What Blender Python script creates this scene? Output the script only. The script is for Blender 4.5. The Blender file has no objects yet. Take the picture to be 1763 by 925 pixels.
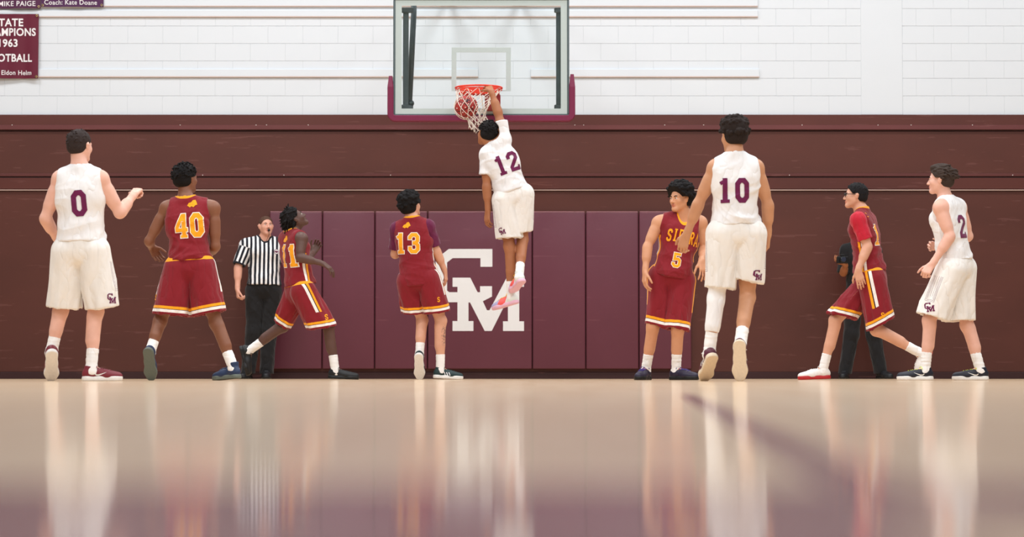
import bpy, bmesh, math, random
import numpy as np
from mathutils import Vector, Matrix
from mathutils.bvhtree import BVHTree
from mathutils.geometry import tessellate_polygon

SC = bpy.context.scene
COL = SC.collection
# ---------------------------------------------------------------- camera
F_PX, CX, CY = 4100.0, 881.5, 462.5
CAM_Z, HORIZON = 0.05, 645.0
TILT = math.atan((HORIZON - CY) / F_PX)
WALL_Y = 27.5
cam_data = bpy.data.cameras.new('camera'); cam = bpy.data.objects.new('camera', cam_data)
COL.objects.link(cam); SC.camera = cam
cam.location = (0, 0, CAM_Z); cam.rotation_euler = (math.pi / 2 + TILT, 0, 0)
cam_data.sensor_width = 36; cam_data.lens = F_PX * 36 / 1763
cam_data.clip_start = 0.05; cam_data.clip_end = 200
cam_data.dof.use_dof = True; cam_data.dof.focus_distance = 21.5; cam_data.dof.aperture_fstop = 3.2
# ---------------------------------------------------------------- world, lights, exposure
SC.view_settings.view_transform = 'Standard'; SC.view_settings.look = 'None'
SC.view_settings.exposure = -0.26; SC.view_settings.gamma = 1.0
try: SC.view_settings.use_curve_mapping = False
except Exception: pass
world = bpy.data.worlds.new('gym_air'); SC.world = world; world.use_nodes = True
world.node_tree.nodes['Background'].inputs[0].default_value = (0.97, 0.985, 1.0, 1)
world.node_tree.nodes['Background'].inputs[1].default_value = 0.24
LAMP_W, LAMP_Z = 275.0, 8.2
def lamp(x, y):
    ld = bpy.data.lights.new('ceiling_lamp', 'AREA'); ld.shape = 'RECTANGLE'; ld.size = 2.4; ld.size_y = 1.2
    ld.energy = LAMP_W; ld.color = (0.985, 0.99, 1.0)
    lo = bpy.data.objects.new('ceiling_lamp', ld); COL.objects.link(lo); lo.location = (x, y, LAMP_Z)
for ly in (6, 12, 18, 24.0):
    for lx in (-7.5, -2.5, 2.5, 7.5): lamp(lx, ly)

def at(px, py, Y):
    ux, uy = (px - CX) / F_PX, (CY - py) / F_PX
    yd = math.cos(TILT) - uy * math.sin(TILT); zd = math.sin(TILT) + uy * math.cos(TILT)
    t = Y / yd
    return np.array([ux * t, Y, CAM_Z + zd * t])

# ---------------------------------------------------------------- materials
def lin(c):
    return tuple(((v / 255) / 12.92 if v / 255 <= 0.04045 else ((v / 255 + 0.055) / 1.055) ** 2.4) for v in c) + (1.0,)
class NT:
    def __init__(s, name, rough=0.7, spec=0.35):
        s.m = bpy.data.materials.new(name); s.m.use_nodes = True; s.t = s.m.node_tree; s.n = s.t.nodes
        s.b = s.n['Principled BSDF']; s.b.inputs['Roughness'].default_value = rough
        s.b.inputs['Specular IOR Level'].default_value = spec
    def new(s, typ, **kw):
        n = s.n.new(typ)
        for k, v in kw.items(): setattr(n, k, v)
        return n
    def link(s, a, b): s.t.links.new(a, b)
    def math(s, op, a, b=None):
        n = s.new('ShaderNodeMath', operation=op)
        for i, v in enumerate((a, b)):
            if v is None: continue
            if isinstance(v, (int, float)): n.inputs[i].default_value = v
            else: s.link(v, n.inputs[i])
        return n.outputs[0]
    def mix(s, fac, a, b, bt='MIX'):
        n = s.new('ShaderNodeMix', data_type='RGBA', blend_type=bt)
        for k, v in ((0, fac), (6, a), (7, b)):
            if isinstance(v, (int, float, tuple)): n.inputs[k].default_value = v
            else: s.link(v, n.inputs[k])
        return n.outputs[2]
    def attr(s, name): return s.new('ShaderNodeAttribute', attribute_name=name).outputs['Fac']
    def coord(s): return s.new('ShaderNodeTexCoord').outputs['Object']
    def noise(s, scale, vec=None, detail=3, scl=None):
        n = s.new('ShaderNodeTexNoise'); n.inputs['Scale'].default_value = scale; n.inputs['Detail'].default_value = detail
        v = vec or s.coord()
        if scl:
            mp = s.new('ShaderNodeMapping'); mp.inputs['Scale'].default_value = scl; s.link(v, mp.inputs[0]); v = mp.outputs[0]
        s.link(v, n.inputs['Vector']); return n.outputs['Fac']
    def bump(s, h, strength=0.3, dist=0.002):
        n = s.new('ShaderNodeBump'); n.inputs['Strength'].default_value = strength; n.inputs['Distance'].default_value = dist
        s.link(h, n.inputs['Height']); s.link(n.outputs[0], s.b.inputs['Normal'])
    def base(s, c):
        if isinstance(c, tuple): s.b.inputs['Base Color'].default_value = c
        else: s.link(c, s.b.inputs['Base Color'])

MC = {}
def plain(name, rgb, rough=0.6, spec=0.4, metal=0.0, var=0.12, nscale=30, bump=0.0, bscale=200, bd=0.001):
    if name in MC: return MC[name]
    t = NT(name, rough, spec); c = lin(rgb); t.b.inputs['Metallic'].default_value = metal
    d = tuple(v * (1 - var) for v in c[:3]) + (1,)
    t.base(t.mix(t.noise(nscale), d, tuple(min(1, v * (1 + var)) for v in c[:3]) + (1,)))
    if bump: t.bump(t.noise(bscale), bump, bd)
    MC[name] = t.m; return t.m
def cloth(name, rgb, bands=(), rough=0.8, stripe=None, grime=None):
    if name in MC: return MC[name]
    t = NT(name, rough, 0.25); t.b.inputs['Sheen Weight'].default_value = 0.15
    c = lin(rgb); cur = t.mix(t.noise(9), tuple(v * .94 for v in c[:3]) + (1,), tuple(min(1, v * 1.05) for v in c[:3]) + (1,))
    if stripe:
        a, per, duty, col = stripe
        fr = t.math('FRACT', t.math('DIVIDE', t.math('ADD', t.attr(a), 50 * per), per))
        cur = t.mix(t.math('LESS_THAN', fr, duty), cur, lin(col))
    for col, conds in bands:
        f = None
        for a, lo, hi in conds:
            av = t.attr(a)
            g = t.math('MULTIPLY', t.math('GREATER_THAN', av, lo), t.math('LESS_THAN', av, hi))
            f = g if f is None else t.math('MULTIPLY', f, g)
        cur = t.mix(f, cur, lin(col))
    t.base(cur)
    r1 = t.math('ABSOLUTE', t.math('SUBTRACT', t.noise(9, detail=2, scl=(1, 1, .45)), .5)); r2 = t.noise(26, detail=3, scl=(1, 1, .6))
    h = t.math('ADD', t.math('MULTIPLY', t.math('POWER', t.math('MULTIPLY', r1, 2), .6), 1.0), t.math('MULTIPLY', r2, .25))
    t.bump(h, 0.55, 0.02)
    MC[name] = t.m; return t.m
def skin(name, rgb):
    if name in MC: return MC[name]
    t = NT(name, 0.48, 0.35); c = lin(rgb)
    dk = (c[0] * .88, c[1] * .8, c[2] * .78, 1); lt = (min(1, c[0] * 1.08), min(1, c[1] * 1.06), min(1, c[2] * 1.05), 1)
    cur = t.mix(t.noise(14), dk, lt)
    cur = t.mix(t.attr('lip'), cur, (c[0] * .75, c[1] * .42, c[2] * .42, 1))
    tat = t.math('MULTIPLY', t.attr('tattoo'), t.math('GREATER_THAN', t.noise(60, detail=6), 0.5))
    cur = t.mix(t.math('MULTIPLY', tat, 0.6), cur, lin((60, 60, 66)))
    t.base(cur); t.b.inputs['Subsurface Weight'].default_value = 0.06; t.b.inputs['Subsurface Radius'].default_value = (0.01, 0.004, 0.002)
    t.bump(t.noise(250), 0.15, 0.001)
    MC[name] = t.m; return t.m
def hairmat(name, rgb):
    if name in MC: return MC[name]
    t = NT(name, 0.75, 0.2); c = lin(rgb)
    t.base(t.mix(t.noise(90, detail=5), tuple(v * .45 for v in c[:3]) + (1,), tuple(v * 1.5 for v in c[:3]) + (1,)))
    t.bump(t.noise(160, detail=6), 1.0, 0.006); MC[name] = t.m; return t.m

# ---------------------------------------------------------------- mesh helpers
def link(name, me, mat=None, parent=None, loc=None):
    o = bpy.data.objects.new(name, me); COL.objects.link(o)
    if mat is not None:
        if me.materials: me.materials[0] = mat
        else: me.materials.append(mat)
    if parent is not None: o.parent = parent
    if loc is not None: o.location = loc
    return o
def tag(o, label=None, cat=None, group=None, kind=None):
    if label: o['label'] = label
    if cat: o['category'] = cat
    if group: o['group'] = group
    if kind: o['kind'] = kind
    return o
def empty(name, loc):
    o = bpy.data.objects.new(name, None); COL.objects.link(o); o.location = loc; o.empty_display_size = 0.1; return o
def bm_mesh(bm, smooth=False, name='mesh'):
    me = bpy.data.meshes.new(name); bm.normal_update(); bm.to_mesh(me); bm.free()
    if smooth: me.polygons.foreach_set('use_smooth', [True] * len(me.polygons))
    return me
def box_bm(lo, hi, bev=0.0, seg=1, bm=None):
    bm = bm or bmesh.new()
    r = bmesh.ops.create_cube(bm, size=1.0)
    for v in r['verts']: v.co = Vector([lo[i] + (v.co[i] + .5) * (hi[i] - lo[i]) for i in range(3)])
    if bev:
        es = list({e for v in r['verts'] for e in v.link_edges})
        bmesh.ops.bevel(bm, geom=es, offset=bev, segments=seg, affect='EDGES', profile=0.5)
    return bm
def tube_bm(pts, r, n=8, closed=False, bm=None, radii=None):
    bm = bm or bmesh.new(); P = [Vector(p) for p in pts]; rings = []; m = len(P); prev = None
    for i, p in enumerate(P):
        a = P[(i - 1) % m] if (closed or i > 0) else P[i]; b = P[(i + 1) % m] if (closed or i < m - 1) else P[i]
        d = (b - a).normalized() if (b - a).length > 1e-9 else Vector((0, 0, 1))
        s = prev if prev is not None else (Vector((0, 0, 1)) if abs(d.z) < .9 else Vector((1, 0, 0)))
        u = (s - d * s.dot(d)).normalized(); v = d.cross(u); prev = u
        rr = radii[i] if radii else r
        rings.append([bm.verts.new(p + (u * math.cos(2 * math.pi * k / n) + v * math.sin(2 * math.pi * k / n)) * rr) for k in range(n)])
    for i in range(m if closed else m - 1):
        A, B = rings[i], rings[(i + 1) % m]
        for k in range(n): bm.faces.new((A[k], A[(k + 1) % n], B[(k + 1) % n], B[k]))
    if not closed:
        bm.faces.new(rings[0][::-1]); bm.faces.new(rings[-1])
    return bm
def poly_prism(pts2, thick, to3, bm=None):
    """pts2 polygon in 2D; to3(x, y, d) -> 3D; d in {0, thick}"""
    bm = bm or bmesh.new()
    tris = tessellate_polygon([[Vector((x, y, 0)) for x, y in pts2]])
    F = [bm.verts.new(to3(x, y, thick)) for x, y in pts2]; B = [bm.verts.new(to3(x, y, 0)) for x, y in pts2]
    for t in tris:
        try: bm.faces.new([F[i] for i in t]); bm.faces.new([B[i] for i in reversed(t)])
        except ValueError: pass
    n = len(pts2)
    for i in range(n):
        try: bm.faces.new((F[i], F[(i + 1) % n], B[(i + 1) % n], B[i]))
        except ValueError: pass
    bmesh.ops.recalc_face_normals(bm, faces=bm.faces[:]); return bm

# ---------------------------------------------------------------- implicit surfaces
def nrm(v):
    v = np.asarray(v, float); l = np.linalg.norm(v); return v / l if l > 1e-12 else v
def smin(a, b, k):
    h = np.maximum(k - np.abs(a - b), 0) / k
    return np.minimum(a, b) - h * h * (k * 0.25)
def cone(a, b, ra, rb, k=0.02, flat=None, fs=1.0): return ('c', np.array(a, float), np.array(b, float), ra, rb, k, flat, fs)
def ell(c, R, rad, k=0.03): return ('e', np.array(c, float), np.array(R, float), rad, k)
def ev(pr, X, Y, Z, inf=0.0):
    if pr[0] == 'c':
        _, a, b, ra, rb, k, flat, fs = pr; ba = b - a; L2 = max(ba.dot(ba), 1e-9)
        x, y, z = X - a[0], Y - a[1], Z - a[2]
        t = np.clip((x * ba[0] + y * ba[1] + z * ba[2]) / L2, 0, 1)
        x = x - t * ba[0]; y = y - t * ba[1]; z = z - t * ba[2]
        if flat is not None:
            q = (x * flat[0] + y * flat[1] + z * flat[2]) * (1 / fs - 1); x = x + q * flat[0]; y = y + q * flat[1]; z = z + q * flat[2]
        return (np.sqrt(x * x + y * y + z * z) - (ra + (rb - ra) * t) - inf) * ((1 + fs) / 2 if flat is not None else 1)
    _, c, R, rad, k = pr
    x, y, z = X - c[0], Y - c[1], Z - c[2]; q = []
    for i in range(3): q.append((x * R[i][0] + y * R[i][1] + z * R[i][2]))
    rr = [r + inf for r in rad]
    k0 = np.sqrt(sum((q[i] / rr[i]) ** 2 for i in range(3))); k1 = np.sqrt(sum((q[i] / rr[i] ** 2) ** 2 for i in range(3))) + 1e-9
    return k0 * (k0 - 1) / k1
def bound(pr, m):
    if pr[0] == 'c':
        r = max(pr[3], pr[4]) + m; return np.minimum(pr[1], pr[2]) - r, np.maximum(pr[1], pr[2]) + r
    r = max(pr[3]) + m; return pr[1] - r, pr[1] + r
class Grid:
    def __init__(s, lo, hi, h):
        s.lo = np.array(lo, float); s.h = h; s.n = np.maximum(4, np.ceil((np.array(hi) - s.lo) / h).astype(int) + 1)
        s.ax = [(s.lo[i] + np.arange(s.n[i]) * h).astype(np.float32) for i in range(3)]
    def blank(s): return np.full(tuple(s.n), 0.5, np.float32)
    def sl(s, lo, hi):
        a = np.clip(np.floor((lo - s.lo) / s.h).astype(int), 0, s.n); b = np.clip(np.ceil((hi - s.lo) / s.h).astype(int) + 1, 0, s.n)
        return tuple(slice(a[i], b[i]) for i in range(3))
    def xyz(s, sl): return s.ax[0][sl[0]][:, None, None], s.ax[1][sl[1]][None, :, None], s.ax[2][sl[2]][None, None, :]
    def add(s, D, prims, inf=0.0, kmul=1.0, sub=False):
        for pr in prims:
            k = (pr[5] if pr[0] == 'c' else pr[4]) * kmul
            sl = s.sl(*bound(pr, inf + k + 4 * s.h))
            if any(q.stop - q.start < 1 for q in sl): continue
            d = ev(pr, *s.xyz(sl), inf).astype(np.float32)
            D[sl] = -smin(-D[sl], d, k) if sub else smin(D[sl], d, k)
        return D
    def plane(s, D, p, n):  # keep the side where (x-p).n < 0
        X, Y, Z = s.ax[0][:, None, None], s.ax[1][None, :, None], s.ax[2][None, None, :]
        return np.maximum(D, (((X - p[0]) * n[0] + (Y - p[1]) * n[1]) + (Z - p[2]) * n[2]).astype(np.float32))
def nets(g, D):
    D = D.copy()
    for a in range(3):
        idx = [slice(None)] * 3
        for e in (0, -1): idx[a] = e; D[tuple(idx)] = np.maximum(D[tuple(idx)], 0.01)
    ins = D < 0; cnt = np.zeros(tuple(np.array(D.shape) - 1), np.uint8)
    offs = [(i, j, k) for i in (0, 1) for j in (0, 1) for k in (0, 1)]; nx, ny, nz = D.shape
    for i, j, k in offs: cnt += ins[i:nx - 1 + i, j:ny - 1 + j, k:nz - 1 + k]
    act = (cnt > 0) & (cnt < 8); I = np.argwhere(act)
    if len(I) == 0: return np.zeros((0, 3)), np.zeros((0, 4), int)
    ids = np.full(act.shape, -1, np.int32); ids[act] = np.arange(len(I))
    cv = {o: D[I[:, 0] + o[0], I[:, 1] + o[1], I[:, 2] + o[2]] for o in offs}
    S = np.zeros((len(I), 3)); N = np.zeros(len(I))
    for o in offs:
        for a in range(3):
            if o[a] == 0:
                p = list(o); p[a] = 1; p = tuple(p); A, B = cv[o], cv[p]; m = (A < 0) != (B < 0)
                t = np.where(m, A / np.where(m, A - B, 1), 0); q = np.tile(np.array(o, float), (len(I), 1)); q[:, a] = t
                S += q * m[:, None]; N += m
    V = g.lo + (I + S / N[:, None]) * g.h; quads = []
    for a in range(3):
        b, c = (a + 1) % 3, (a + 2) % 3
        s0 = [slice(None)] * 3; s1 = [slice(None)] * 3; s0[a] = slice(0, -1); s1[a] = slice(1, None)
        A, B = ins[tuple(s0)], ins[tuple(s1)]; E = np.argwhere(A != B)
        E = E[(E[:, b] > 0) & (E[:, c] > 0) & (E[:, b] < D.shape[b] - 1) & (E[:, c] < D.shape[c] - 1)]
        def cid(db, dc):
            q = E.copy(); q[:, b] -= db; q[:, c] -= dc; return ids[q[:, 0], q[:, 1], q[:, 2]]
        Q = np.stack([cid(1, 1), cid(0, 1), cid(0, 0), cid(1, 0)], 1); fl = ~A[E[:, 0], E[:, 1], E[:, 2]]
        Q[fl] = Q[fl][:, ::-1]; quads.append(Q)
    Q = np.concatenate(quads); Q = Q[(Q >= 0).all(1)]
    return V, Q
def vnormals(V, Q):
    n = np.cross(V[Q[:, 2]] - V[Q[:, 0]], V[Q[:, 3]] - V[Q[:, 1]]); N = np.zeros_like(V)
    for i in range(4): np.add.at(N, Q[:, i], n)
    return N / (np.linalg.norm(N, axis=1)[:, None] + 1e-12)
def np_mesh(name, V, Q, off=(0, 0, 0), attrs=None, smooth=True):
    me = bpy.data.meshes.new(name); V = V - np.array(off)
    me.vertices.add(len(V)); me.vertices.foreach_set('co', V.astype(np.float32).ravel())
    me.loops.add(Q.size); me.loops.foreach_set('vertex_index', Q.astype(np.int32).ravel())
    me.polygons.add(len(Q)); me.polygons.foreach_set('loop_start', np.arange(0, Q.size, Q.shape[1], dtype=np.int32))
    me.update(calc_edges=True); me.polygons.foreach_set('use_smooth', np.full(len(Q), smooth))
    for k, a in (attrs or {}).items():
        at_ = me.attributes.new(k, 'FLOAT', 'POINT'); at_.data.foreach_set('value', a.astype(np.float32))
    return me
def bvh_of(V, Q): return BVHTree.FromPolygons([Vector(v) for v in V], [tuple(q) for q in Q])

# ---------------------------------------------------------------- glyphs for numbers and letters (block strokes, cell 0.6 x 1)
GL = {
 '0': [([(.11,.24),(.11,.76),(.22,.9),(.38,.9),(.49,.76),(.49,.24),(.38,.1),(.22,.1)], .2, True)],
 '1': [([(.32,0),(.32,1)], .2, False), ([(.14,.07),(.5,.07)], .14, False), ([(.3,.88),(.12,.78)], .14, False)],
 '2': [([(.1,.66),(.1,.8),(.21,.91),(.4,.91),(.5,.8),(.5,.64),(.13,.22),(.13,.09),(.56,.09)], .18, False), ([(.53,.02),(.53,.26)], .1, False)],
 '3': [([(.1,.68),(.1,.8),(.2,.91),(.4,.91),(.49,.8),(.49,.62),(.4,.51),(.24,.51)], .18, False), ([(.4,.51),(.5,.4),(.5,.2),(.4,.09),(.2,.09),(.1,.2),(.1,.34)], .18, False)],
 '4': [([(.43,0),(.43,1)], .19, False), ([(.38,.95),(.1,.42),(.1,.32),(.6,.32)], .15, False), ([(.26,.05),(.58,.05)], .11, False)],
 '5': [([(.54,.91),(.14,.91),(.14,.55),(.4,.6),(.5,.5),(.5,.2),(.4,.09),(.2,.09),(.1,.2),(.1,.32)], .18, False)],
 'S': [([(.5,.7),(.5,.82),(.4,.91),(.2,.91),(.1,.82),(.1,.62),(.2,.54),(.4,.46),(.5,.38),(.5,.18),(.4,.09),(.2,.09),(.1,.18),(.1,.3)], .18, False)],
 'I': [([(.3,0),(.3,1)], .2, False), ([(.12,.06),(.48,.06)], .12, False), ([(.12,.94),(.48,.94)], .12, False)],
 'E': [([(.14,0),(.14,1)], .18, False), ([(.1,.92),(.54,.92)], .16, False), ([(.1,.5),(.44,.5)], .15, False), ([(.1,.08),(.56,.08)], .16, False)],
 'R': [([(.14,0),(.14,1)], .18, False), ([(.1,.92),(.4,.92),(.5,.82),(.5,.6),(.4,.5),(.14,.5)], .16, False), ([(.32,.5),(.52,0)], .17, False)],
 'A': [([(.08,0),(.3,.98),(.52,0)], .17, False), ([(.16,.3),(.46,.3)], .13, False)],
}
def stroke_grid(pts, w, closed, step=0.07, nx=3):
    P = [np.array(p, float) for p in pts]; m = len(P)
    dirs = [nrm(P[(i + 1) % m] - P[i]) for i in range(m if closed else m - 1)]; off = []
    for i in range(m):
        d0 = dirs[i - 1] if (closed or i > 0) else dirs[0]; d1 = dirs[i] if (closed or i < m - 1) else dirs[-1]
        n0 = np.array([-d0[1], d0[0]]); n1 = np.array([-d1[1], d1[0]]); b = nrm(n0 + n1); off.append(b / max(.5, b.dot(n0)))
    rows = []
    for i in range(m if closed else m - 1):
        j = (i + 1) % m; k = max(1, int(np.linalg.norm(P[j] - P[i]) / step))
        for q in range(k):
            t = q / k; rows.append((P[i] * (1 - t) + P[j] * t, off[i] * (1 - t) + off[j] * t))
    rows.append((P[0], off[0]) if closed else (P[-1], off[-1]))
    V, Q = [], []
    for i, (p, o) in enumerate(rows):
        for x in range(nx + 1): V.append(p + o * w * (x / nx - .5))
        if i:
            for x in range(nx):
                a = (i - 1) * (nx + 1) + x; Q.append((a, a + 1, a + nx + 2, a + nx + 1))
    return V, Q
def project(name, V2, Q2, bvh, C, ax, up, fro, off, mat, parent, root, back=0.5):
    """lay 2D shapes (metres) on a surface: start at C - fro*back, cast along fro"""
    out, ok = [], []; f = Vector(fro)
    for x, y in V2:
        o = Vector(C + ax * x + up * y - np.array(fro) * back); h = bvh.ray_cast(o, f, back + .45)
        if h[0] is None: out.append((0, 0, 0)); ok.append(False); continue
        out.append(tuple(np.array(h[0]) - np.array(fro) * off)); ok.append(True)
    O = np.array(out); F = []
    for q in Q2:
        if all(ok[i] for i in q):
            p = [O[i] @ np.array(fro) for i in q]
            if max(p) - min(p) < .05: F.append(q)
    if not F: return None
    me = bpy.data.meshes.new(name); me.from_pydata([tuple(v - np.array(root)) for v in O], [], F)
    if parent is None: return me
    return link(name, me, mat, parent)
def text_shape(txt, h, sp=1.0, extra=0.0, arc=0.0):
    V, Q = [], []; n = len(txt); adv = .72 * h * sp; x0 = -adv * n / 2 + (.72 * sp - .6) * h / 2
    for i, ch in enumerate(txt):
        yo = arc * (1 - ((i - (n - 1) / 2) / max(1, (n - 1) / 2)) ** 2) if n > 1 else 0
        for pts, w, cl in GL[ch]:
            P = pts
            if extra and not cl:
                P = [np.array(p) for p in pts]; P[0] = P[0] + nrm(P[0] - P[1]) * extra; P[-1] = P[-1] + nrm(P[-1] - P[-2]) * extra
            v, q = stroke_grid(P, w + 2 * extra, cl); b = len(V)
            V += [(x0 + i * adv + p[0] * h * min(1, sp), (p[1] - .5) * h + yo) for p in v]; Q += [tuple(b + k for k in f) for f in q]
    return V, Q
GM = [(150,133),(498,133),(498,275),(403,275),(403,206),(182,206),(137,240),(137,465),(155,478),(220,478),(220,435),(181,435),(181,362),(322,362),(380,478),(400,478),(400,430),(495,430),(495,513),(422,550),(455,622),(475,622),(612,362),(750,362),(750,435),(712,435),(712,710),(750,710),(750,787),(583,787),(583,710),(622,710),(622,530),(493,787),(437,787),(320,560),(308,560),(308,708),(347,708),(347,787),(181,787),(181,708),(220,708),(220,558),(133,558),(46,470),(46,215)]
def gm_shape(h):
    P = [((x - 398) / 654 * h, (460 - y) / 654 * h) for x, y in GM]
    T = tessellate_polygon([[Vector((x, y, 0)) for x, y in P]]); bm = bmesh.new(); vs = [bm.verts.new((x, y, 0)) for x, y in P]
    for t in T:
        try: bm.faces.new([vs[i] for i in t])
        except ValueError: pass
    for _ in range(1): bmesh.ops.subdivide_edges(bm, edges=bm.edges[:], cuts=1, use_grid_fill=True)
    bmesh.ops.triangulate(bm, faces=bm.faces[:]); bm.verts.index_update()
    V = [(v.co.x, v.co.y) for v in bm.verts]; Q = [tuple(v.index for v in f.verts) for f in bm.faces]; bm.free(); return V, Q
EMB = [(-.5,-.1),(-.35,.15),(-.1,.22),(.05,.42),(.3,.45),(.42,.2),(.5,-.05),(.3,-.12),(.15,-.3),(-.1,-.18),(-.2,-.3)]
def poly_shape(P, s):
    P = [(x * s, y * s) for x, y in P]; T = tessellate_polygon([[Vector((x, y, 0)) for x, y in P]]); return P, [tuple(t) for t in T]

# ================================================================ THE SETTING
def wx(px, Y=WALL_Y): return (px - CX) / F_PX * Y
def wz(py, Y=WALL_Y): return at(CX, py, Y)[2]
def mat_floor():
    t = NT('varnished_maple', 0.32, 0.5)
    co = t.coord(); sx = t.new('ShaderNodeSeparateXYZ'); t.link(co, sx.inputs[0])
    X, Y = sx.outputs[0], sx.outputs[1]
    # strips run along the court (Y), 57 mm wide
    idx = t.math('FLOOR', t.math('DIVIDE', X, 0.057))
    wn = t.new('ShaderNodeTexWhiteNoise', noise_dimensions='2D'); cb = t.new('ShaderNodeCombineXYZ')
    t.link(idx, cb.inputs[0]); t.link(t.math('FLOOR', t.math('ADD', t.math('DIVIDE', Y, 1.1), t.math('MULTIPLY', idx, 0.37))), cb.inputs[1])
    t.link(cb.outputs[0], wn.inputs['Vector'])
    c = t.mix(wn.outputs['Value'], lin(FLOOR_A), lin(FLOOR_B))
    c = t.mix(t.math('MULTIPLY', t.noise(3, scl=(14, 1, 1), detail=5), 0.35), c, lin((176, 140, 104)))
    # paint: maroon end line with apron, lane line going up the court
    def band(v, lo, hi): return t.math('MULTIPLY', t.math('GREATER_THAN', v, lo), t.math('LESS_THAN', v, hi))
    p1 = band(Y, 0.84, 1.08)
    p2 = t.math('MULTIPLY', t.math('LESS_THAN', Y, 0.95), t.math('LESS_THAN', X, 0.125))
    p3 = t.math('MULTIPLY', band(X, 0.145, 0.195), band(Y, 1.0, 1.9))
    lx = t.math('SUBTRACT', X, t.math('MULTIPLY', Y, 0.056))
    p3 = t.math('MULTIPLY', band(lx, 0.082, 0.118), band(Y, 1.0, 5.8))
    pm = t.math('MAXIMUM', t.math('MAXIMUM', p1, p2), p3)
    c = t.mix(pm, c, lin((112, 20, 40)))
    t.base(c)
    b = t.b; b.inputs['Coat Weight'].default_value = COAT_W; b.inputs['Coat Roughness'].default_value = COAT_R
    b.inputs['Roughness'].default_value = BASE_R; b.inputs['Specular IOR Level'].default_value = BASE_S
    return t.m
FLOOR_A, FLOOR_B = (232, 204, 170), (222, 190, 154)
COAT_W, COAT_R, BASE_R, BASE_S = 0.60, 0.075, 0.5, 0.2
floor = link('floor', bm_mesh(box_bm((-16, -3, -0.05), (16, WALL_Y + .2, 0))), mat_floor()); tag(floor, kind='structure')

M_white = plain('white_paint', (210, 216, 222), 0.55, var=0.015, nscale=3, bump=0.25, bscale=60, bd=0.002)
M_joint = plain('white_paint_joint', (206, 210, 215), 0.6, var=0.02)
def mat_brown(name, rgb, r=.5, seams=False):
    t = NT(name, r, 0.35); c = lin(rgb)
    cur = t.mix(t.noise(1.1, scl=(1, 1, 2.2), detail=6), tuple(v * .78 for v in c[:3]) + (1,), tuple(v * 1.22 for v in c[:3]) + (1,))
    cur = t.mix(t.math('MULTIPLY', t.math('GREATER_THAN', t.noise(5, scl=(.5, 1, 6), detail=8), .66), .22), cur, lin((128, 84, 80)))
    t.base(cur); t.bump(t.noise(180, detail=4), 0.35, 0.002); return t.m
M_brown = mat_brown('brown_painted_board', (82, 42, 34), .45)
M_brown2 = mat_brown('brown_painted_trim', (84, 42, 36), .38)
M_brownd = mat_brown('brown_base', (54, 26, 27), .5)
# back wall core
back = link('wall_back', bm_mesh(box_bm((-16, WALL_Y + .004, 0), (16, WALL_Y + .25, 9.0))), M_joint); tag(back, kind='structure')
zs = [wz(198)] + [wz(165.2) + .2035 * k for k in range(9)]
PIL = (wx(1485), wx(1557))
def block(x0, x1, z0, z1):
    g = .0022
    o = link('block', bm_mesh(box_bm((x0 + .0003, WALL_Y - .006, z0 + g * .5), (x1 - .0003, WALL_Y + .004, z1 - g * .5), .0014)), M_white, back)
for k in range(len(zs) - 1):
    if zs[k] > 4.7: break
    xs = np.arange(-6.9, 7.2, .4067) + (.203 if k % 2 else 0)
    for a in xs:
        b = a + .4067
        if b > PIL[0] and a < PIL[0]: b = PIL[0]
        if a < PIL[1] and b > PIL[1]: a = PIL[1]
        if a >= PIL[0] and b <= PIL[1]: continue
        if b - a > .03: block(a, b, zs[k], zs[k + 1])
tag(link('trim_1', bm_mesh(box_bm((PIL[0], WALL_Y - .009, zs[0]), (PIL[1], WALL_Y + .01, 9), .004)), M_white), kind='structure')
tag(link('trim_2', bm_mesh(box_bm((-16, WALL_Y - .006, 4.75), (PIL[0], WALL_Y + .01, 9))), M_white), kind='structure')
tag(link('trim_3', bm_mesh(box_bm((7.4, WALL_Y - .006, zs[0]), (16, WALL_Y + .01, 9))), M_white), kind='structure')
tag(link('trim_4', bm_mesh(box_bm((-16, WALL_Y - .006, zs[0]), (-6.9, WALL_Y + .01, 4.75))), M_white), kind='structure')
# thin ledges on the white blocks
n = 5
tag(link('trim_0', bm_mesh(box_bm((-16, WALL_Y + .0005, 0), (16, WALL_Y + .0038, wz(198)))), M_brownd), kind='structure')
M_ledge = M_white
M_ledge_shade = plain('ledge_shade_tint', (204, 186, 180), .6, var=.05)  # pinkish strip below each ledge, its bottom shadow painted in as colour
for (xa, xb, yb, hgt) in ((-60, 1307, 10.5, .085), (-60, 1307, 28.5, .07), (-60, 823, 132, .085), (914, 1309, 132, .085)):
    z = wz(yb); x0, x1 = wx(xa), wx(xb)
    o = link('trim_%d' % n, bm_mesh(box_bm((x0, WALL_Y - .026, z), (x1, WALL_Y + .004, z + hgt), .003)), M_ledge); tag(o, kind='structure')
    link('ledge_shade', bm_mesh(box_bm((x0, WALL_Y - .029, z - .010), (x1, WALL_Y, z + .002), .002)), M_ledge_shade, o); n += 1
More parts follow.
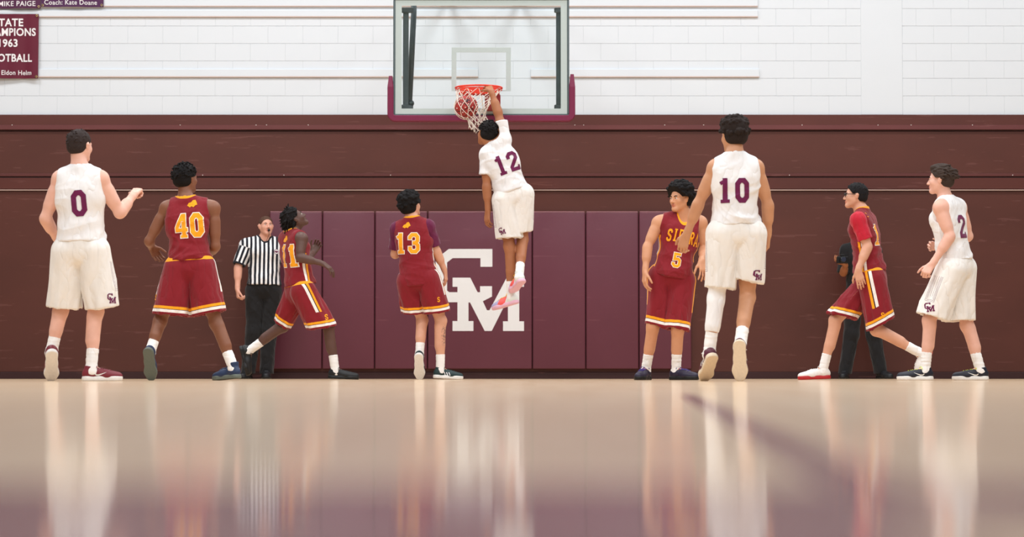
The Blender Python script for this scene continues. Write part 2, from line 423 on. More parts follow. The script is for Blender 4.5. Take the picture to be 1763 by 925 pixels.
# brown lower wall: boards one above another
for (ya, yb, d, m, nm) in ((198, 224, .035, M_brown2, 'board'), (226.5, 304, .008, M_brown, 'panel'), (306.5, 326, .022, M_brown2, 'board'), (329.5, 641, .004, M_brown, 'panel'), (641, 653.5, .024, M_brownd, 'base')):
    z1, z0 = wz(ya), max(0, wz(yb))
    o = link('trim_%d' % n, bm_mesh(box_bm((-16, WALL_Y - d, z0), (16, WALL_Y + .004, z1), .004)), m); tag(o, kind='structure'); n += 1
    if nm == 'board' and ya == 198:
        link('lip', bm_mesh(box_bm((-16, WALL_Y - .042, z0), (16, WALL_Y - .03, z0 + .055), .004)), mat_brown('lip_paint', (98, 52, 52), .35), o)
    if nm == 'panel' and ya < 300:
        link('lip', bm_mesh(box_bm((-16, WALL_Y - .02, z0), (16, WALL_Y, z0 + .035), .004)), mat_brown('lip_paint', (90, 48, 46), .35), o)
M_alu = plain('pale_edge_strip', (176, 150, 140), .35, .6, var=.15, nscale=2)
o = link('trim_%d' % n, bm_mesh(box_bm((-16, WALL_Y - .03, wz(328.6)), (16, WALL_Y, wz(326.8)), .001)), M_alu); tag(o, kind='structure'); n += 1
bm = bmesh.new(); random.seed(3)
for px in (19, 309, 440, 458, 530, 990, 1005, 1145, 1212, 1382, 1513, 1570, 1676): box_bm((wx(px) - .004, WALL_Y - .046, wz(216) - .004), (wx(px) + .004, WALL_Y - .04, wz(216) + .004), bm=bm)
for px in (348, 488, 672, 1360, 1745): box_bm((wx(px) - .004, WALL_Y - .03, wz(302) - .004), (wx(px) + .004, WALL_Y - .018, wz(302) + .004), bm=bm)
st = link('staple', bm_mesh(bm), plain('staple_white', (225, 220, 215), .4), o); st['kind'] = 'stuff'

# wall pads
def mat_pad():
    t = NT('maroon_vinyl', 0.42, 0.4); c = lin((98, 47, 61))
    cur = t.mix(t.noise(2.5, detail=5), tuple(v * .9 for v in c[:3]) + (1,), tuple(v * 1.1 for v in c[:3]) + (1,))
    w = t.math('GREATER_THAN', t.noise(7, scl=(.3, 1, 4), detail=9), .69)
    cur = t.mix(t.math('MULTIPLY', w, .2), cur, lin((150, 100, 105)))
    t.base(cur); t.bump(t.noise(300, detail=2), 0.3, 0.001); return t.m
M_pad = mat_pad(); PZ0, PZ1 = wz(635.5), wz(366)
edges = [463, 554.5, 645, 736, 916.5, 1008.5, 1100, 1191]
lab = ['maroon wall pad at the left end, behind the referee and player 11', 'maroon wall pad behind the right arm of running player 11', 'maroon wall pad directly behind player 13 with the curly hair',
       'double-width maroon wall pad bearing the white interlocked GM letters', 'maroon wall pad just right of the white GM letters', 'bare maroon wall pad second to the right of the GM letters', 'maroon wall pad at the right end, behind red player 5']
M_highlight = plain('pad_top_highlight', (168, 120, 128), .35, .5, var=.1)  # pale strip on each pad top: the edge highlight put into its colour
for i in range(7):
    x0, x1 = wx(edges[i], 27.44), wx(edges[i + 1], 27.44)
    r = empty('wall_pad', ((x0 + x1) / 2, WALL_Y - .02, PZ0)); tag(r, lab[i], 'wall pad', 'maroon wall pads under the basket')
    L = Vector(r.location)
    bm = box_bm(Vector((x0 + .005, WALL_Y - .062, PZ0)) - L, Vector((x1 - .005, WALL_Y - .0045, PZ1)) - L, .014, 3)
    me = bm_mesh(bm, True); link('cushion', me, M_pad, r)
    link('top_highlight', bm_mesh(box_bm(Vector((x0 + .012, WALL_Y - .06, PZ1 - .001)) - L, Vector((x1 - .012, WALL_Y - .008, PZ1 + .008)) - L, .002)), M_highlight, r)
    if i == 3:
        c = wx(740 + 398 / 4.625, 27.44); zc = wz(400 + 460 / 4.625, 27.44); s = 27.44 / F_PX / 4.625
        P = [((x - 398) * s, (460 - y) * s) for x, y in GM]
        bm = poly_prism(P[::-1], .0025, lambda x, y, d: Vector((c + x, WALL_Y - .0622 - d, zc + y)) - L)
        link('letters', bm_mesh(bm), plain('white_vinyl_print', (232, 232, 232), .45, var=.02), r)['label'] = 'white interlocked GM letters'

# ---------------------------------------------------------------- banners
def font_mesh(txt, size, off=0.0):
    cu = bpy.data.curves.new('t', 'FONT'); cu.body = txt; cu.size = size; cu.align_x = 'CENTER'; cu.offset = off; cu.resolution_u = 3; cu.space_character = 1.06
    ob = bpy.data.objects.new('t', cu); COL.objects.link(ob); bpy.context.view_layer.update()
    me = bpy.data.meshes.new_from_object(ob.evaluated_get(bpy.context.evaluated_depsgraph_get())); bpy.data.objects.remove(ob); return me
def banner(px0, px1, py0, py1, rgb, label, lines, tilt=0.0):
    Y = WALL_Y - .05; x0, x1, z0, z1 = wx(px0, Y), wx(px1, Y), wz(py1, Y), wz(py0, Y)
    r = empty('banner', ((x0 + x1) / 2, Y, z1)); tag(r, label, 'banner'); L = np.array(r.location)
    nx, nz = 30, 24; bm = bmesh.new(); rnd = random.Random(px1)
    w = lambda u, v: .008 * math.sin(9 * u + 2 * v + px1) * (.3 + v) + .004 * math.sin(23 * u + 3)
    for side in (0, 1):
        g = [[bm.verts.new((x0 + (x1 - x0) * i / nx - L[0], w(i / nx, j / nz) + side * .002, z1 + (z0 - z1) * j / nz - L[2] + tilt * (i / nx - .5))) for j in range(nz + 1)] for i in range(nx + 1)]
        for i in range(nx):
            for j in range(nz):
                f = (g[i][j], g[i][j + 1], g[i + 1][j + 1], g[i + 1][j]); bm.faces.new(f if side == 0 else f[::-1])
    link('cloth', bm_mesh(bm, True), plain('banner_%d' % px1, rgb, .5, .3, var=.1, nscale=6), r)
    for (txt, pxc, pyb, hpx, sq) in lines:
        me = font_mesh(txt, hpx * Y / F_PX / .73, .0006 if hpx < 11 else .003)
        cx_, cz_ = wx(pxc, Y) - L[0], wz(pyb, Y) - L[2]
        for v in me.vertices:
            x, z = v.co.x * sq + cx_, v.co.y + cz_; u = (x + L[0] - x0) / (x1 - x0); vv = (z1 - L[2] - z) / (z1 - z0)
            v.co = (x, w(u, vv) - .004, z + tilt * (u - .5))
        fs = sorted([(min(me.vertices[i].co.x for i in p.vertices), max(me.vertices[i].co.x for i in p.vertices), tuple(p.vertices)) for p in me.polygons]); words = [[]]; mx = -9
        for a_, b_, vs_ in fs:
            if words[-1] and a_ - mx > .2 * hpx * Y / F_PX: words.append([])
            words[-1].append(vs_); mx = max(mx, b_)
        for wd in words:
            ids_ = sorted({i for f in wd for i in f}); mp = {i: k for k, i in enumerate(ids_)}; m2 = bpy.data.meshes.new('word')
            m2.from_pydata([tuple(me.vertices[i].co) for i in ids_], [], [tuple(mp[i] for i in f) for f in wd]); link('lettering', m2, plain('banner_white', (228, 224, 226), .5, var=.02), r)
    for (cx_, cz_) in ((px1 - 3, py1 - 3), (px1 - 3, py0 + 3), (px0 + 3, py1 - 3), (px0 + 3, py0 + 3)):
        p = Vector((wx(cx_, Y), Y - .012, wz(cz_, Y))) - Vector(L)
        link('grommet', bm_mesh(tube_bm([p + Vector((math.cos(a) * .011, 0, math.sin(a) * .011)) for a in np.arange(0, 6.28, .6283)], .004, 5, True), True), plain('brass', (190, 170, 120), .3, .5, 1.0), r)
banner(-42, 62, 24, 135, (94, 22, 44), 'maroon banner with state champions 1963 lettering, hung lower left on white wall',
       [('STATE', 10, 45, 13.5, .93), ('CHAMPIONS', 10, 61.5, 13.5, .86), ('1963', 9, 80.5, 13.5, .93), ('FOOTBALL', 11, 106, 13.5, .84), ('Coach: Eldon Helm', 7, 129, 8.2, .93)])
banner(-50, 65, -72, 14.5, (76, 30, 64), 'dark plum banner at the top left corner ending in a line of thin capitals', [('MIKE PAIGE', 24, 10.5, 9, .98)])
banner(66, 174, -72, 12, (74, 34, 74), 'purple banner at the top, second from the left corner, with bold coach line', [('Coach: Kate Doane', 117, 8, 8.5, .93)], -.004)

# ---------------------------------------------------------------- the hoop
BY = 24.55
def bx_(px): return wx(px, BY)
def bz_(py): return wz(py, BY)
hoop = empty('basketball_hoop', (bx_(828), BY, bz_(200))); tag(hoop, 'glass basketball backboard with maroon edge padding, orange rim and white net', 'basketball hoop')
HL = Vector(hoop.location)
def hb(name, lo, hi, m, bev=.003, parent=hoop):
    return link(name, bm_mesh(box_bm(Vector(lo) - HL, Vector(hi) - HL, bev)), m, parent)
def mat_glass():
    t = NT('board_glass', .02, .5); t.b.inputs['Transmission Weight'].default_value = 1.0; t.b.inputs['IOR'].default_value = 1.05
    t.base((.93, .97, .97, 1)); return t.m
M_bw = plain('board_white_line', (186, 200, 199), .4, var=.03); M_fr = plain('board_frame_metal', (92, 104, 106), .35, .5, .6)
X0, X1, Z0, Z1 = bx_(676), bx_(980.5), bz_(200), bz_(-3)
hb('glass', (X0 + .02, BY, Z0 + .02), (X1 - .02, BY + .012, Z1 - .02), mat_glass(), .001)
for a, b in (((X0, Z0), (X1, Z0 + .022)), ((X0, Z1 - .022), (X1, Z1)), ((X0, Z0 + .022), (X0 + .022, Z1 - .022)), ((X1 - .022, Z0 + .022), (X1, Z1 - .022))):
    hb('frame_bar', (a[0], BY - .012, a[1]), (b[0], BY + .045, b[1]), M_fr)
BW = .078
for a, b in (((X0 + .015, Z0 + .015), (X1 - .015, Z0 + BW)), ((X0 + .015, Z1 - BW), (X1 - .015, Z1 - .015)), ((X0 + .015, Z0 + BW), (X0 + BW + .01, Z1 - BW)), ((X1 - BW - .01, Z0 + BW), (X1 - .015, Z1 - BW))):
    hb('border_line', (a[0], BY - .006, a[1]), (b[0], BY - .001, b[1]), M_bw, .0005)
qx0, qx1, qz0, qz1 = bx_(777), bx_(879.5), bz_(157), bz_(82)
for a, b in (((qx0, qz1 - .05), (qx1, qz1)), ((qx0, qz0), (qx0 + .05, qz1 - .05)), ((qx1 - .05, qz0), (qx1, qz1 - .05)), ((qx0 + .05, qz0), (qx1 - .05, qz0 + .012))):
    hb('target_line', (a[0], BY - .006, a[1]), (b[0], BY - .001, b[1]), M_bw, .0005)
# padding: U shape round the lower edge
M_bp = plain('board_padding', (118, 26, 66), .4, .4, var=.06)
pth = []
px0, px1 = bx_(671.5), bx_(985.5); pz = bz_(204)
def arc(cx_, cz_, r, a0, a1, k=6): return [(cx_ + r * math.cos(a0 + (a1 - a0) * i / k), cz_ + r * math.sin(a0 + (a1 - a0) * i / k)) for i in range(k + 1)]
R_ = .05
line = [(px0, bz_(131)), (px0, bz_(150))] + arc(px0 + R_, pz + R_, R_, math.pi, 1.5 * math.pi) + arc(px1 - R_, pz + R_, R_, 1.5 * math.pi, 2 * math.pi) + [(px1, bz_(150)), (px1, bz_(128))]
bm = bmesh.new(); rings = []
for i, (x, z) in enumerate(line):
    a = line[max(0, i - 1)]; b = line[min(len(line) - 1, i + 1)]; d = nrm([b[0] - a[0], b[1] - a[1]]); nn = (-d[1], d[0])
    pr = [(-.032, -.015), (-.024, -.03), (.024, -.03), (.032, -.015), (.032, .06), (-.032, .06)]
    s = .55 if i in (0, len(line) - 1) else 1
    rings.append([bm.verts.new(Vector((x + nn[0] * u * s, BY + v * s, z + nn[1] * u * s)) - HL) for u, v in pr])
for i in range(len(rings) - 1):
    for k in range(6): bm.faces.new((rings[i][k], rings[i][(k + 1) % 6], rings[i + 1][(k + 1) % 6], rings[i + 1][k]))
bm.faces.new(rings[0]); bm.faces.new(rings[-1][::-1]); bmesh.ops.recalc_face_normals(bm, faces=bm.faces[:])
link('edge_padding', bm_mesh(bm), M_bp, hoop)
# steel struts behind the glass and the arms that carry the board from the wall
M_steel = plain('dark_steel', (84, 94, 96), .45, .5, .3, var=.2, nscale=12)
for (xa, xb) in ((692.5, 702), (958, 966.5)):
    s = hb('strut', (bx_(xa), BY + .05, bz_(186)), (bx_(xb), BY + .11, bz_(14)), M_steel)
    for zz in (184, 17):
        hb('bracket', (bx_(xa) - .02, BY + .013, bz_(zz) - .025), (bx_(xb) + .05, BY + .06, bz_(zz) + .025), M_steel, .008, s)
bm = tube_bm([Vector((bx_(703), BY + .12, bz_(178))) - HL, Vector((bx_(709), BY + .35, bz_(14))) - HL, Vector((bx_(709), BY + .36, bz_(-30))) - HL], .03, 8)
link('diagonal_brace', bm_mesh(bm, True), M_steel, hoop)
bm = bmesh.new(); bmesh.ops.create_uvsphere(bm, u_segments=12, v_segments=8, radius=.035)
for v in bm.verts: v.co += Vector((bx_(706), BY + .1, bz_(176))) - HL
link('pivot_bolt', bm_mesh(bm, True), M_steel, hoop)
for px in (760, 897):
    link('support_arm', bm_mesh(tube_bm([Vector((bx_(px), BY + .05, Z1 + .12)) - HL, Vector((bx_(px), WALL_Y - .002, Z1 + .45)) - HL], .04, 10), True), M_steel, hoop)
hb('support_beam', (X0 + .05, BY + .02, Z1 - .005), (X1 - .05, BY + .1, Z1 + .16), M_steel)
# rim
RY = BY - .38; RXc = wx(824, RY); RZ = wz(151.5, RY) ; RR = .2365
M_rim = plain('orange_rim_paint', (226, 52, 26), .35, .5, var=.08); M_rimd = plain('red_bracket_paint', (132, 26, 26), .4, .5, var=.1)
C0 = Vector((RXc, RY, RZ)) - HL
ring = [C0 + Vector((RR * math.cos(a), RR * math.sin(a), 0)) for a in np.linspace(0, 2 * math.pi, 49)[:-1]]
rim = link('rim', bm_mesh(tube_bm(ring, .0095, 10, True), True), M_rim, hoop)
link('net_rail', bm_mesh(tube_bm([p + Vector((0, 0, -.02)) for p in ring], .004, 6, True), True), M_rim, rim)
hb('rim_plate', (RXc - .21, BY - .165, RZ - .035), (RXc + .21, BY - .008, RZ + .04), M_rim, .006, rim)
hb('breakaway_bracket', (RXc + .06, BY - .16, RZ - .2), (RXc + .22, BY - .008, RZ - .03), M_rimd, .015, rim)
for s in (-1, 1):
    link('rim_brace', bm_mesh(tube_bm([C0 + Vector((s * .15, .18, -.008)), C0 + Vector((s * .12, .36, -.03))], .008, 6), True), M_rim, rim)
# basketball
BR = .119; BC = at(803, 184.5, RY - .02)
def net_pt(a, t):
    """net surface: angle a, t from 0 (rim) to 1 (bottom); pushed to the left by the falling ball"""
    prof = [(0, .228), (.2, .2), (.4, .165), (.62, .125), (.8, .098), (1, .1)]
    for (t0, r0), (t1, r1) in zip(prof, prof[1:]):
        if t <= t1: r = r0 + (r1 - r0) * (t - t0) / (t1 - t0); break
    sh = -.02 * t - .05 * math.sin(math.pi * min(1, t * 1.1)); z = -.02 - .385 * t
    p = np.array([RXc + sh + r * math.cos(a), RY + r * math.sin(a), RZ + z])
    if t > .75: p[0] += .02 * math.sin(3 * a) + (t - .75) * .12; p[2] += .02 * math.sin(2 * a + 1)
    for _ in range(2):
        v = p - BC; l = np.linalg.norm(v)
        if l < BR + .008: p = BC + v / l * (BR + .008)
        elif l < BR + .05 and v[0] < .03: p = BC + v / l * (BR + .008 + (l - BR - .008) * .5)
    return p
M_net = plain('white_nylon_cord', (236, 228, 218), .8, .2, var=.06)
bm = bmesh.new(); NL = 12; rows = 6
for d in (-1, 1):
    for i in range(NL):
        pts = []
        for q in range(rows * 5 + 1):
            t = q / (rows * 5); a = 2 * math.pi * (i + d * t * rows * .5) / NL; pts.append(Vector(net_pt(a, t)) - HL)
        tube_bm(pts, .0036, 5, bm=bm)
for i in range(NL):  # loops over the rail
    a = 2 * math.pi * i / NL; p = net_pt(a, 0)
    tube_bm([Vector(p) - HL, C0 + Vector((RR * math.cos(a + .05), RR * math.sin(a + .05), -.004)), Vector(net_pt(a + .1, .01)) - HL], .0036, 5, bm=bm)
    tube_bm([Vector(net_pt(2 * math.pi * (i) / NL, 1)) - HL, Vector(net_pt(2 * math.pi * (i + .5) / NL, 1) + np.array([0, 0, -.03])) - HL, Vector(net_pt(2 * math.pi * (i + 1) / NL, 1)) - HL], .004, 5, bm=bm)
for k in range(1, rows * 2):   # knots
    t = k / (rows * 2)
    for i in range(NL):
        p = Vector(net_pt(2 * math.pi * (i + (k % 2) * .5) / NL, t)) - HL
        r = bmesh.ops.create_icosphere(bm, subdivisions=1, radius=.0065)
        for v in r['verts']: v.co += p
link('net', bm_mesh(bm, True), M_net, hoop)

def mat_ball():
    t = NT('composite_leather', .5, .35); co = t.coord(); sx = t.new('ShaderNodeSeparateXYZ'); t.link(co, sx.inputs[0])
    x, y, z = sx.outputs; k = .0035
    def near(v, c=0.0): return t.math('LESS_THAN', t.math('ABSOLUTE', t.math('SUBTRACT', v, c)), k)
    s = t.math('MAXIMUM', near(x), near(z))
    curve = t.math('SUBTRACT', t.math('ABSOLUTE', x), t.math('ADD', .045, t.math('MULTIPLY', t.math('MULTIPLY', z, z), 3.2)))
    s = t.math('MAXIMUM', s, near(curve)); t.base(t.mix(s, t.mix(t.noise(20), lin((150, 44, 42)), lin((176, 56, 50))), lin((34, 16, 22))))
    v = t.new('ShaderNodeTexVoronoi'); v.inputs['Scale'].default_value = 300; t.link(co, v.inputs['Vector']); t.bump(v.outputs['Distance'], .6, .001); return t.m
bm = bmesh.new(); bmesh.ops.create_uvsphere(bm, u_segments=48, v_segments=32, radius=BR)
ball = link('basketball', bm_mesh(bm, True), mat_ball(), None, Vector(BC)); ball.rotation_euler = (.3, .5, .7)
tag(ball, 'dark red basketball dropping through the net', 'basketball')
bm = bmesh.new()
ov = [(0.030 * math.cos(a), .017 * math.sin(a)) for a in np.linspace(0, 2 * math.pi, 20)[:-1]]
R3 = np.array(ball.rotation_euler.to_matrix()).T; dv = R3 @ nrm([.1, -.85, .45]); ux_ = nrm(np.cross([0, 0, 1], dv)); uy_ = np.cross(dv, ux_)
vs = [bm.verts.new(nrm(dv * BR + ux_ * x * 1.2 + uy_ * y * 1.2) * (BR + .0006)) for x, y in ov]
c_ = bm.verts.new(nrm(dv) * (BR + .0006))
for i in range(len(vs)): bm.faces.new((vs[i], vs[(i + 1) % len(vs)], c_))
link('emblem', bm_mesh(bm), plain('ball_print', (40, 22, 34), .5), ball)
# ================================================================ PEOPLE
VOX = 0.0062
def frame_yaw(yaw, up=None):
    y = math.radians(yaw); f = np.array([math.sin(y), math.cos(y), 0.0])
    u = nrm(up) if up is not None else np.array([0, 0, 1.0]); f = nrm(f - u * f.dot(u)); r = np.cross(f, u)
    return np.array([r, f, u])     # rows: right, forward, up
def head_frame(yaw, pitch, roll):
    R = frame_yaw(yaw); p = math.radians(pitch); q = math.radians(roll)
    f = R[1] * math.cos(p) + R[2] * math.sin(p); u = np.cross(R[0], f)
    r = R[0] * math.cos(q) - u * math.sin(q); u2 = np.cross(r, f); return np.array([r, f, u2])
def head_prims(c, R, g):
    P = lambda r, f, u: c + (R[0] * r + R[1] * f + R[2] * u) * g
    S = lambda *a: tuple(v * g for v in a)
    o = [ell(P(0, -.012, .035), R, S(.075, .093, .08), .03), ell(P(0, .03, -.03), R, S(.056, .06, .072), .03),
         cone(P(.045, .0, -.035), P(.015, .068, -.092), .024 * g, .017 * g, .03), cone(P(-.045, .0, -.035), P(-.015, .068, -.092), .024 * g, .017 * g, .03),
         ell(P(0, .075, -.09), R, S(.022, .018, .016), .02), ell(P(0, .07, .022), R, S(.052, .018, .012), .02),
         ell(P(.042, .055, -.02), R, S(.02, .024, .02), .03), ell(P(-.042, .055, -.02), R, S(.02, .024, .02), .03)]
    sub = [ell(P(.031, .097, .006), R, S(.017, .018, .011), .014), ell(P(-.031, .097, .006), R, S(.017, .018, .011), .014)]
    o2 = [cone(P(0, .084, .012), P(0, .106, -.026), .0075 * g, .0115 * g, .012), ell(P(.012, .094, -.03), R, S(.008, .01, .007), .008), ell(P(-.012, .094, -.03), R, S(.008, .01, .007), .008),
          ell(P(0, .088, -.052), R, S(.022, .011, .0065), .006), ell(P(0, .086, -.064), R, S(.019, .011, .007), .006)]
    for s in (-1, 1):
        o2 += [ell(P(s * .079, -.006, .0), R, S(.009, .019, .032), .008), cone(P(s * .068, -.002, -.004), P(s * .084, -.014, .008), .012 * g, .012 * g, .008)]
        o2 += [ell(P(s * .031, .084, .0155), R, S(.015, .008, .004), .006), ell(P(s * .031, .082, -.004), R, S(.014, .008, .004), .006)]
    return o, sub, o2, [P(0, .094, -.052), P(0, .092, -.064)]
def hand_prims(W, d, n, side, g, curl, spread=0.0, thumb=25):
    """W wrist, d finger direction, n palm normal, side 'L'/'R'"""
    d = nrm(d); n = nrm(n - d * np.dot(n, d)); t = np.cross(d, n) * (1 if side == 'R' else -1); g = g * 1.04
    o = []; K = []
    for i, (to, ln) in enumerate(((.031, .086), (.0105, .09), (-.0095, .085), (-.028, .076))):
        k = W + d * ln * g + t * to * g; K.append(k); o.append(cone(W + d * .004 + t * to * .5 * g, k, .0145 * g, .0115 * g, .014))
    o.append(cone(W + d * .018 * g + t * .02 * g, W + d * .05 * g + t * .026 * g + n * .006 * g, .015 * g, .012 * g, .014))
    fing = []
    for i, (k, L) in enumerate(zip(K, ((.043, .025, .02), (.047, .029, .021), (.043, .027, .021), (.034, .02, .018)))):
        a = 0; p = k; dd = nrm(d + t * spread * (1.5 - i) * .5); r = (.0092, .0095, .009, .0082)[i] * g
        for j, l in enumerate(L):
            c = curl[j] if not isinstance(curl[0], (tuple, list)) else curl[i][j]
            a += math.radians(c); v = dd * math.cos(a) + n * math.sin(a); q = p + v * l * g
            fing.append((i, cone(p, q, r, r * .92, .004))); p = q; r *= .94
    T0 = W + d * .022 * g + t * .022 * g + n * .004; th = math.radians(thumb)
    v1 = nrm(d * math.cos(th + .35) + t * math.sin(th + .35) + n * .25); T1 = T0 + v1 * .045 * g
    v2 = nrm(d * math.cos(th) + t * math.sin(th) + n * .45); T2 = T1 + v2 * .034 * g
    v3 = nrm(d * math.cos(th - .2) + t * math.sin(th - .2) + n * .6); T3 = T2 + v3 * .026 * g
    o.append(cone(T0, T1, .015 * g, .0115 * g, .012))
    fing += [(4, cone(T1, T2, .0112 * g, .0098 * g, .004)), (4, cone(T2, T3, .0098 * g, .0085 * g, .004))]
    return o, fing

def wrinkle(V, N, amp, freq, seed, aniso=(1, 1, 1), wt=None):
    rnd = np.random.RandomState(seed); a = np.zeros(len(V)); P = V * np.array(aniso)
    warp = sum(np.sin(P @ rnd.randn(3)[:, None] * freq * .35 + rnd.rand() * 6)[:, 0] for _ in range(2))
    for _ in range(6):
        k = rnd.randn(3) * freq; a += np.sin((P @ k) + rnd.rand() * 6.28 + warp * 1.2)
    a = a / 6
    rd = np.zeros(len(V))
    for _ in range(3):
        k = rnd.randn(3) * freq * .8; rd += .75 - np.abs(np.sin((P @ k) * .8 + rnd.rand() * 6.28 + warp * 1.6)) ** .7 * 1.2
    a = a * .8 + rd * .45
    return V + N * ((a + .35) * amp * (wt if wt is not None else 1))[:, None]

# ---- shoes and socks are built once in foot space: a = heel->toe, b = side, c = up from the ground
SHOE = {}
def shoe_meshes(style):
    if style in SHOE: return SHOE[style]
    I = np.eye(3); g = Grid((-.1, -.08, -.02), (.25, .08, .2), .0045); D = g.blank(); up = np.array([0, 0, 1.0]); bb = np.array([0, 1.0, 0])
    top = .125 if style == 'high' else .098
    pr = [ell((-.03, 0, .05), I, (.048, .036, .045), .03), cone((-.005, 0, .055), (.09, 0, .048), .038, .036, .03, bb, .95), cone((.09, 0, .045), (.185, 0, .03), .036, .027, .03, bb, 1.0),
          ell((.12, 0, .036), I, (.09, .045, .03), .03), cone((-.012, 0, .06), (-.018, 0, top), .041, .04, .02), cone((.02, 0, .07), (.08, 0, .062), .026, .022, .02)]
    g.add(D, pr); D = g.plane(D, (0, 0, .022), (0, 0, -1.0)); D = g.plane(D, (0, 0, top), (.18, 0, 1.0) / np.linalg.norm((.18, 0, 1.0)))
    V, Q = nets(g, D)
    S = g.blank(); g.add(S, [cone((-.035, 0, .014), (.05, 0, .014), .044, .04, .02), cone((.05, 0, .014), (.14, 0, .016), .041, .05, .02), cone((.14, 0, .016), (.18, 0, .02), .05, .04, .02)])
    S = g.plane(S, (0, 0, 0), (0, 0, -1.0)); S = g.plane(S, (0, 0, .034), (0, 0, 1.0)); V2, Q2 = nets(g, S)
    bv = bvh_of(V, Q); bm = bmesh.new()
    for i in range(6):   # laces over the throat
        a = .035 + .017 * i; pts = []
        for b in np.linspace(-.024, .024, 5):
            h = bv.ray_cast(Vector((a + .004 * (i % 2), b, .3)), Vector((0, 0, -1)), 1)
            if h[0] is not None: pts.append(h[0] + Vector((0, 0, .002)))
        if len(pts) > 1: tube_bm(pts, .0032, 5, bm=bm)
    for s in (-1, 1):
        P0 = bv.ray_cast(Vector((.036, 0, .3)), Vector((0, 0, -1)), 1)[0]
        if P0: tube_bm([P0 + Vector((-.03 * math.sin(q) * .6, s * .022 * q, .012 * math.sin(q * 2) + .006)) for q in np.linspace(0, 2, 7)], .003, 5, bm=bm)
    lm = bm_mesh(bm, True)
    # side mark (a curved tick) and three bars, for those shoes that carry them
    tick = [(.0, .0), (.02, -.012), (.045, -.005), (.085, .02), (.04, .004), (.02, .0), (.008, .012)]
    bars = None; marks = {}
    for nm in ('tick', 'bars'):
        marks[nm] = []
        for s in (-1, 1):
            if nm == 'tick':
                pts, w = [(.0, .052), (.012, .042), (.03, .041), (.06, .052), (.085, .062)], .010
                strokes = [(pts, w)]
            else: strokes = [([(.03 + .022 * q, .032), (.018 + .022 * q, .062)], .009) for q in range(3)]
            for pts, w in strokes:
                v, q = stroke_grid(pts, w, False, .01, 1)
                if nm == 'tick':
                    m_ = len(v) // 2
                    for i in range(m_):
                        c = (np.array(v[2 * i]) + np.array(v[2 * i + 1])) / 2; f_ = max(.12, 1 - abs(i / (m_ - 1) - .3) * 1.3)
                        v[2 * i] = c + (np.array(v[2 * i]) - c) * f_; v[2 * i + 1] = c + (np.array(v[2 * i + 1]) - c) * f_
                Vv, Qq = [], []; b0 = 0
                for x, z in v:
                    h = bv.ray_cast(Vector((x, s * .2, z)), Vector((0, -s, 0)), 1)[0]; Vv.append(tuple(h + Vector((0, s * .0015, 0))) if h else (x, s * .04, z))
                me = bpy.data.meshes.new(nm); me.from_pydata(Vv, [], q); marks[nm].append(me)
    SHOE[style] = (np_mesh('shoe_upper', V, Q), np_mesh('shoe_sole', V2, Q2), lm, marks); return SHOE[style]

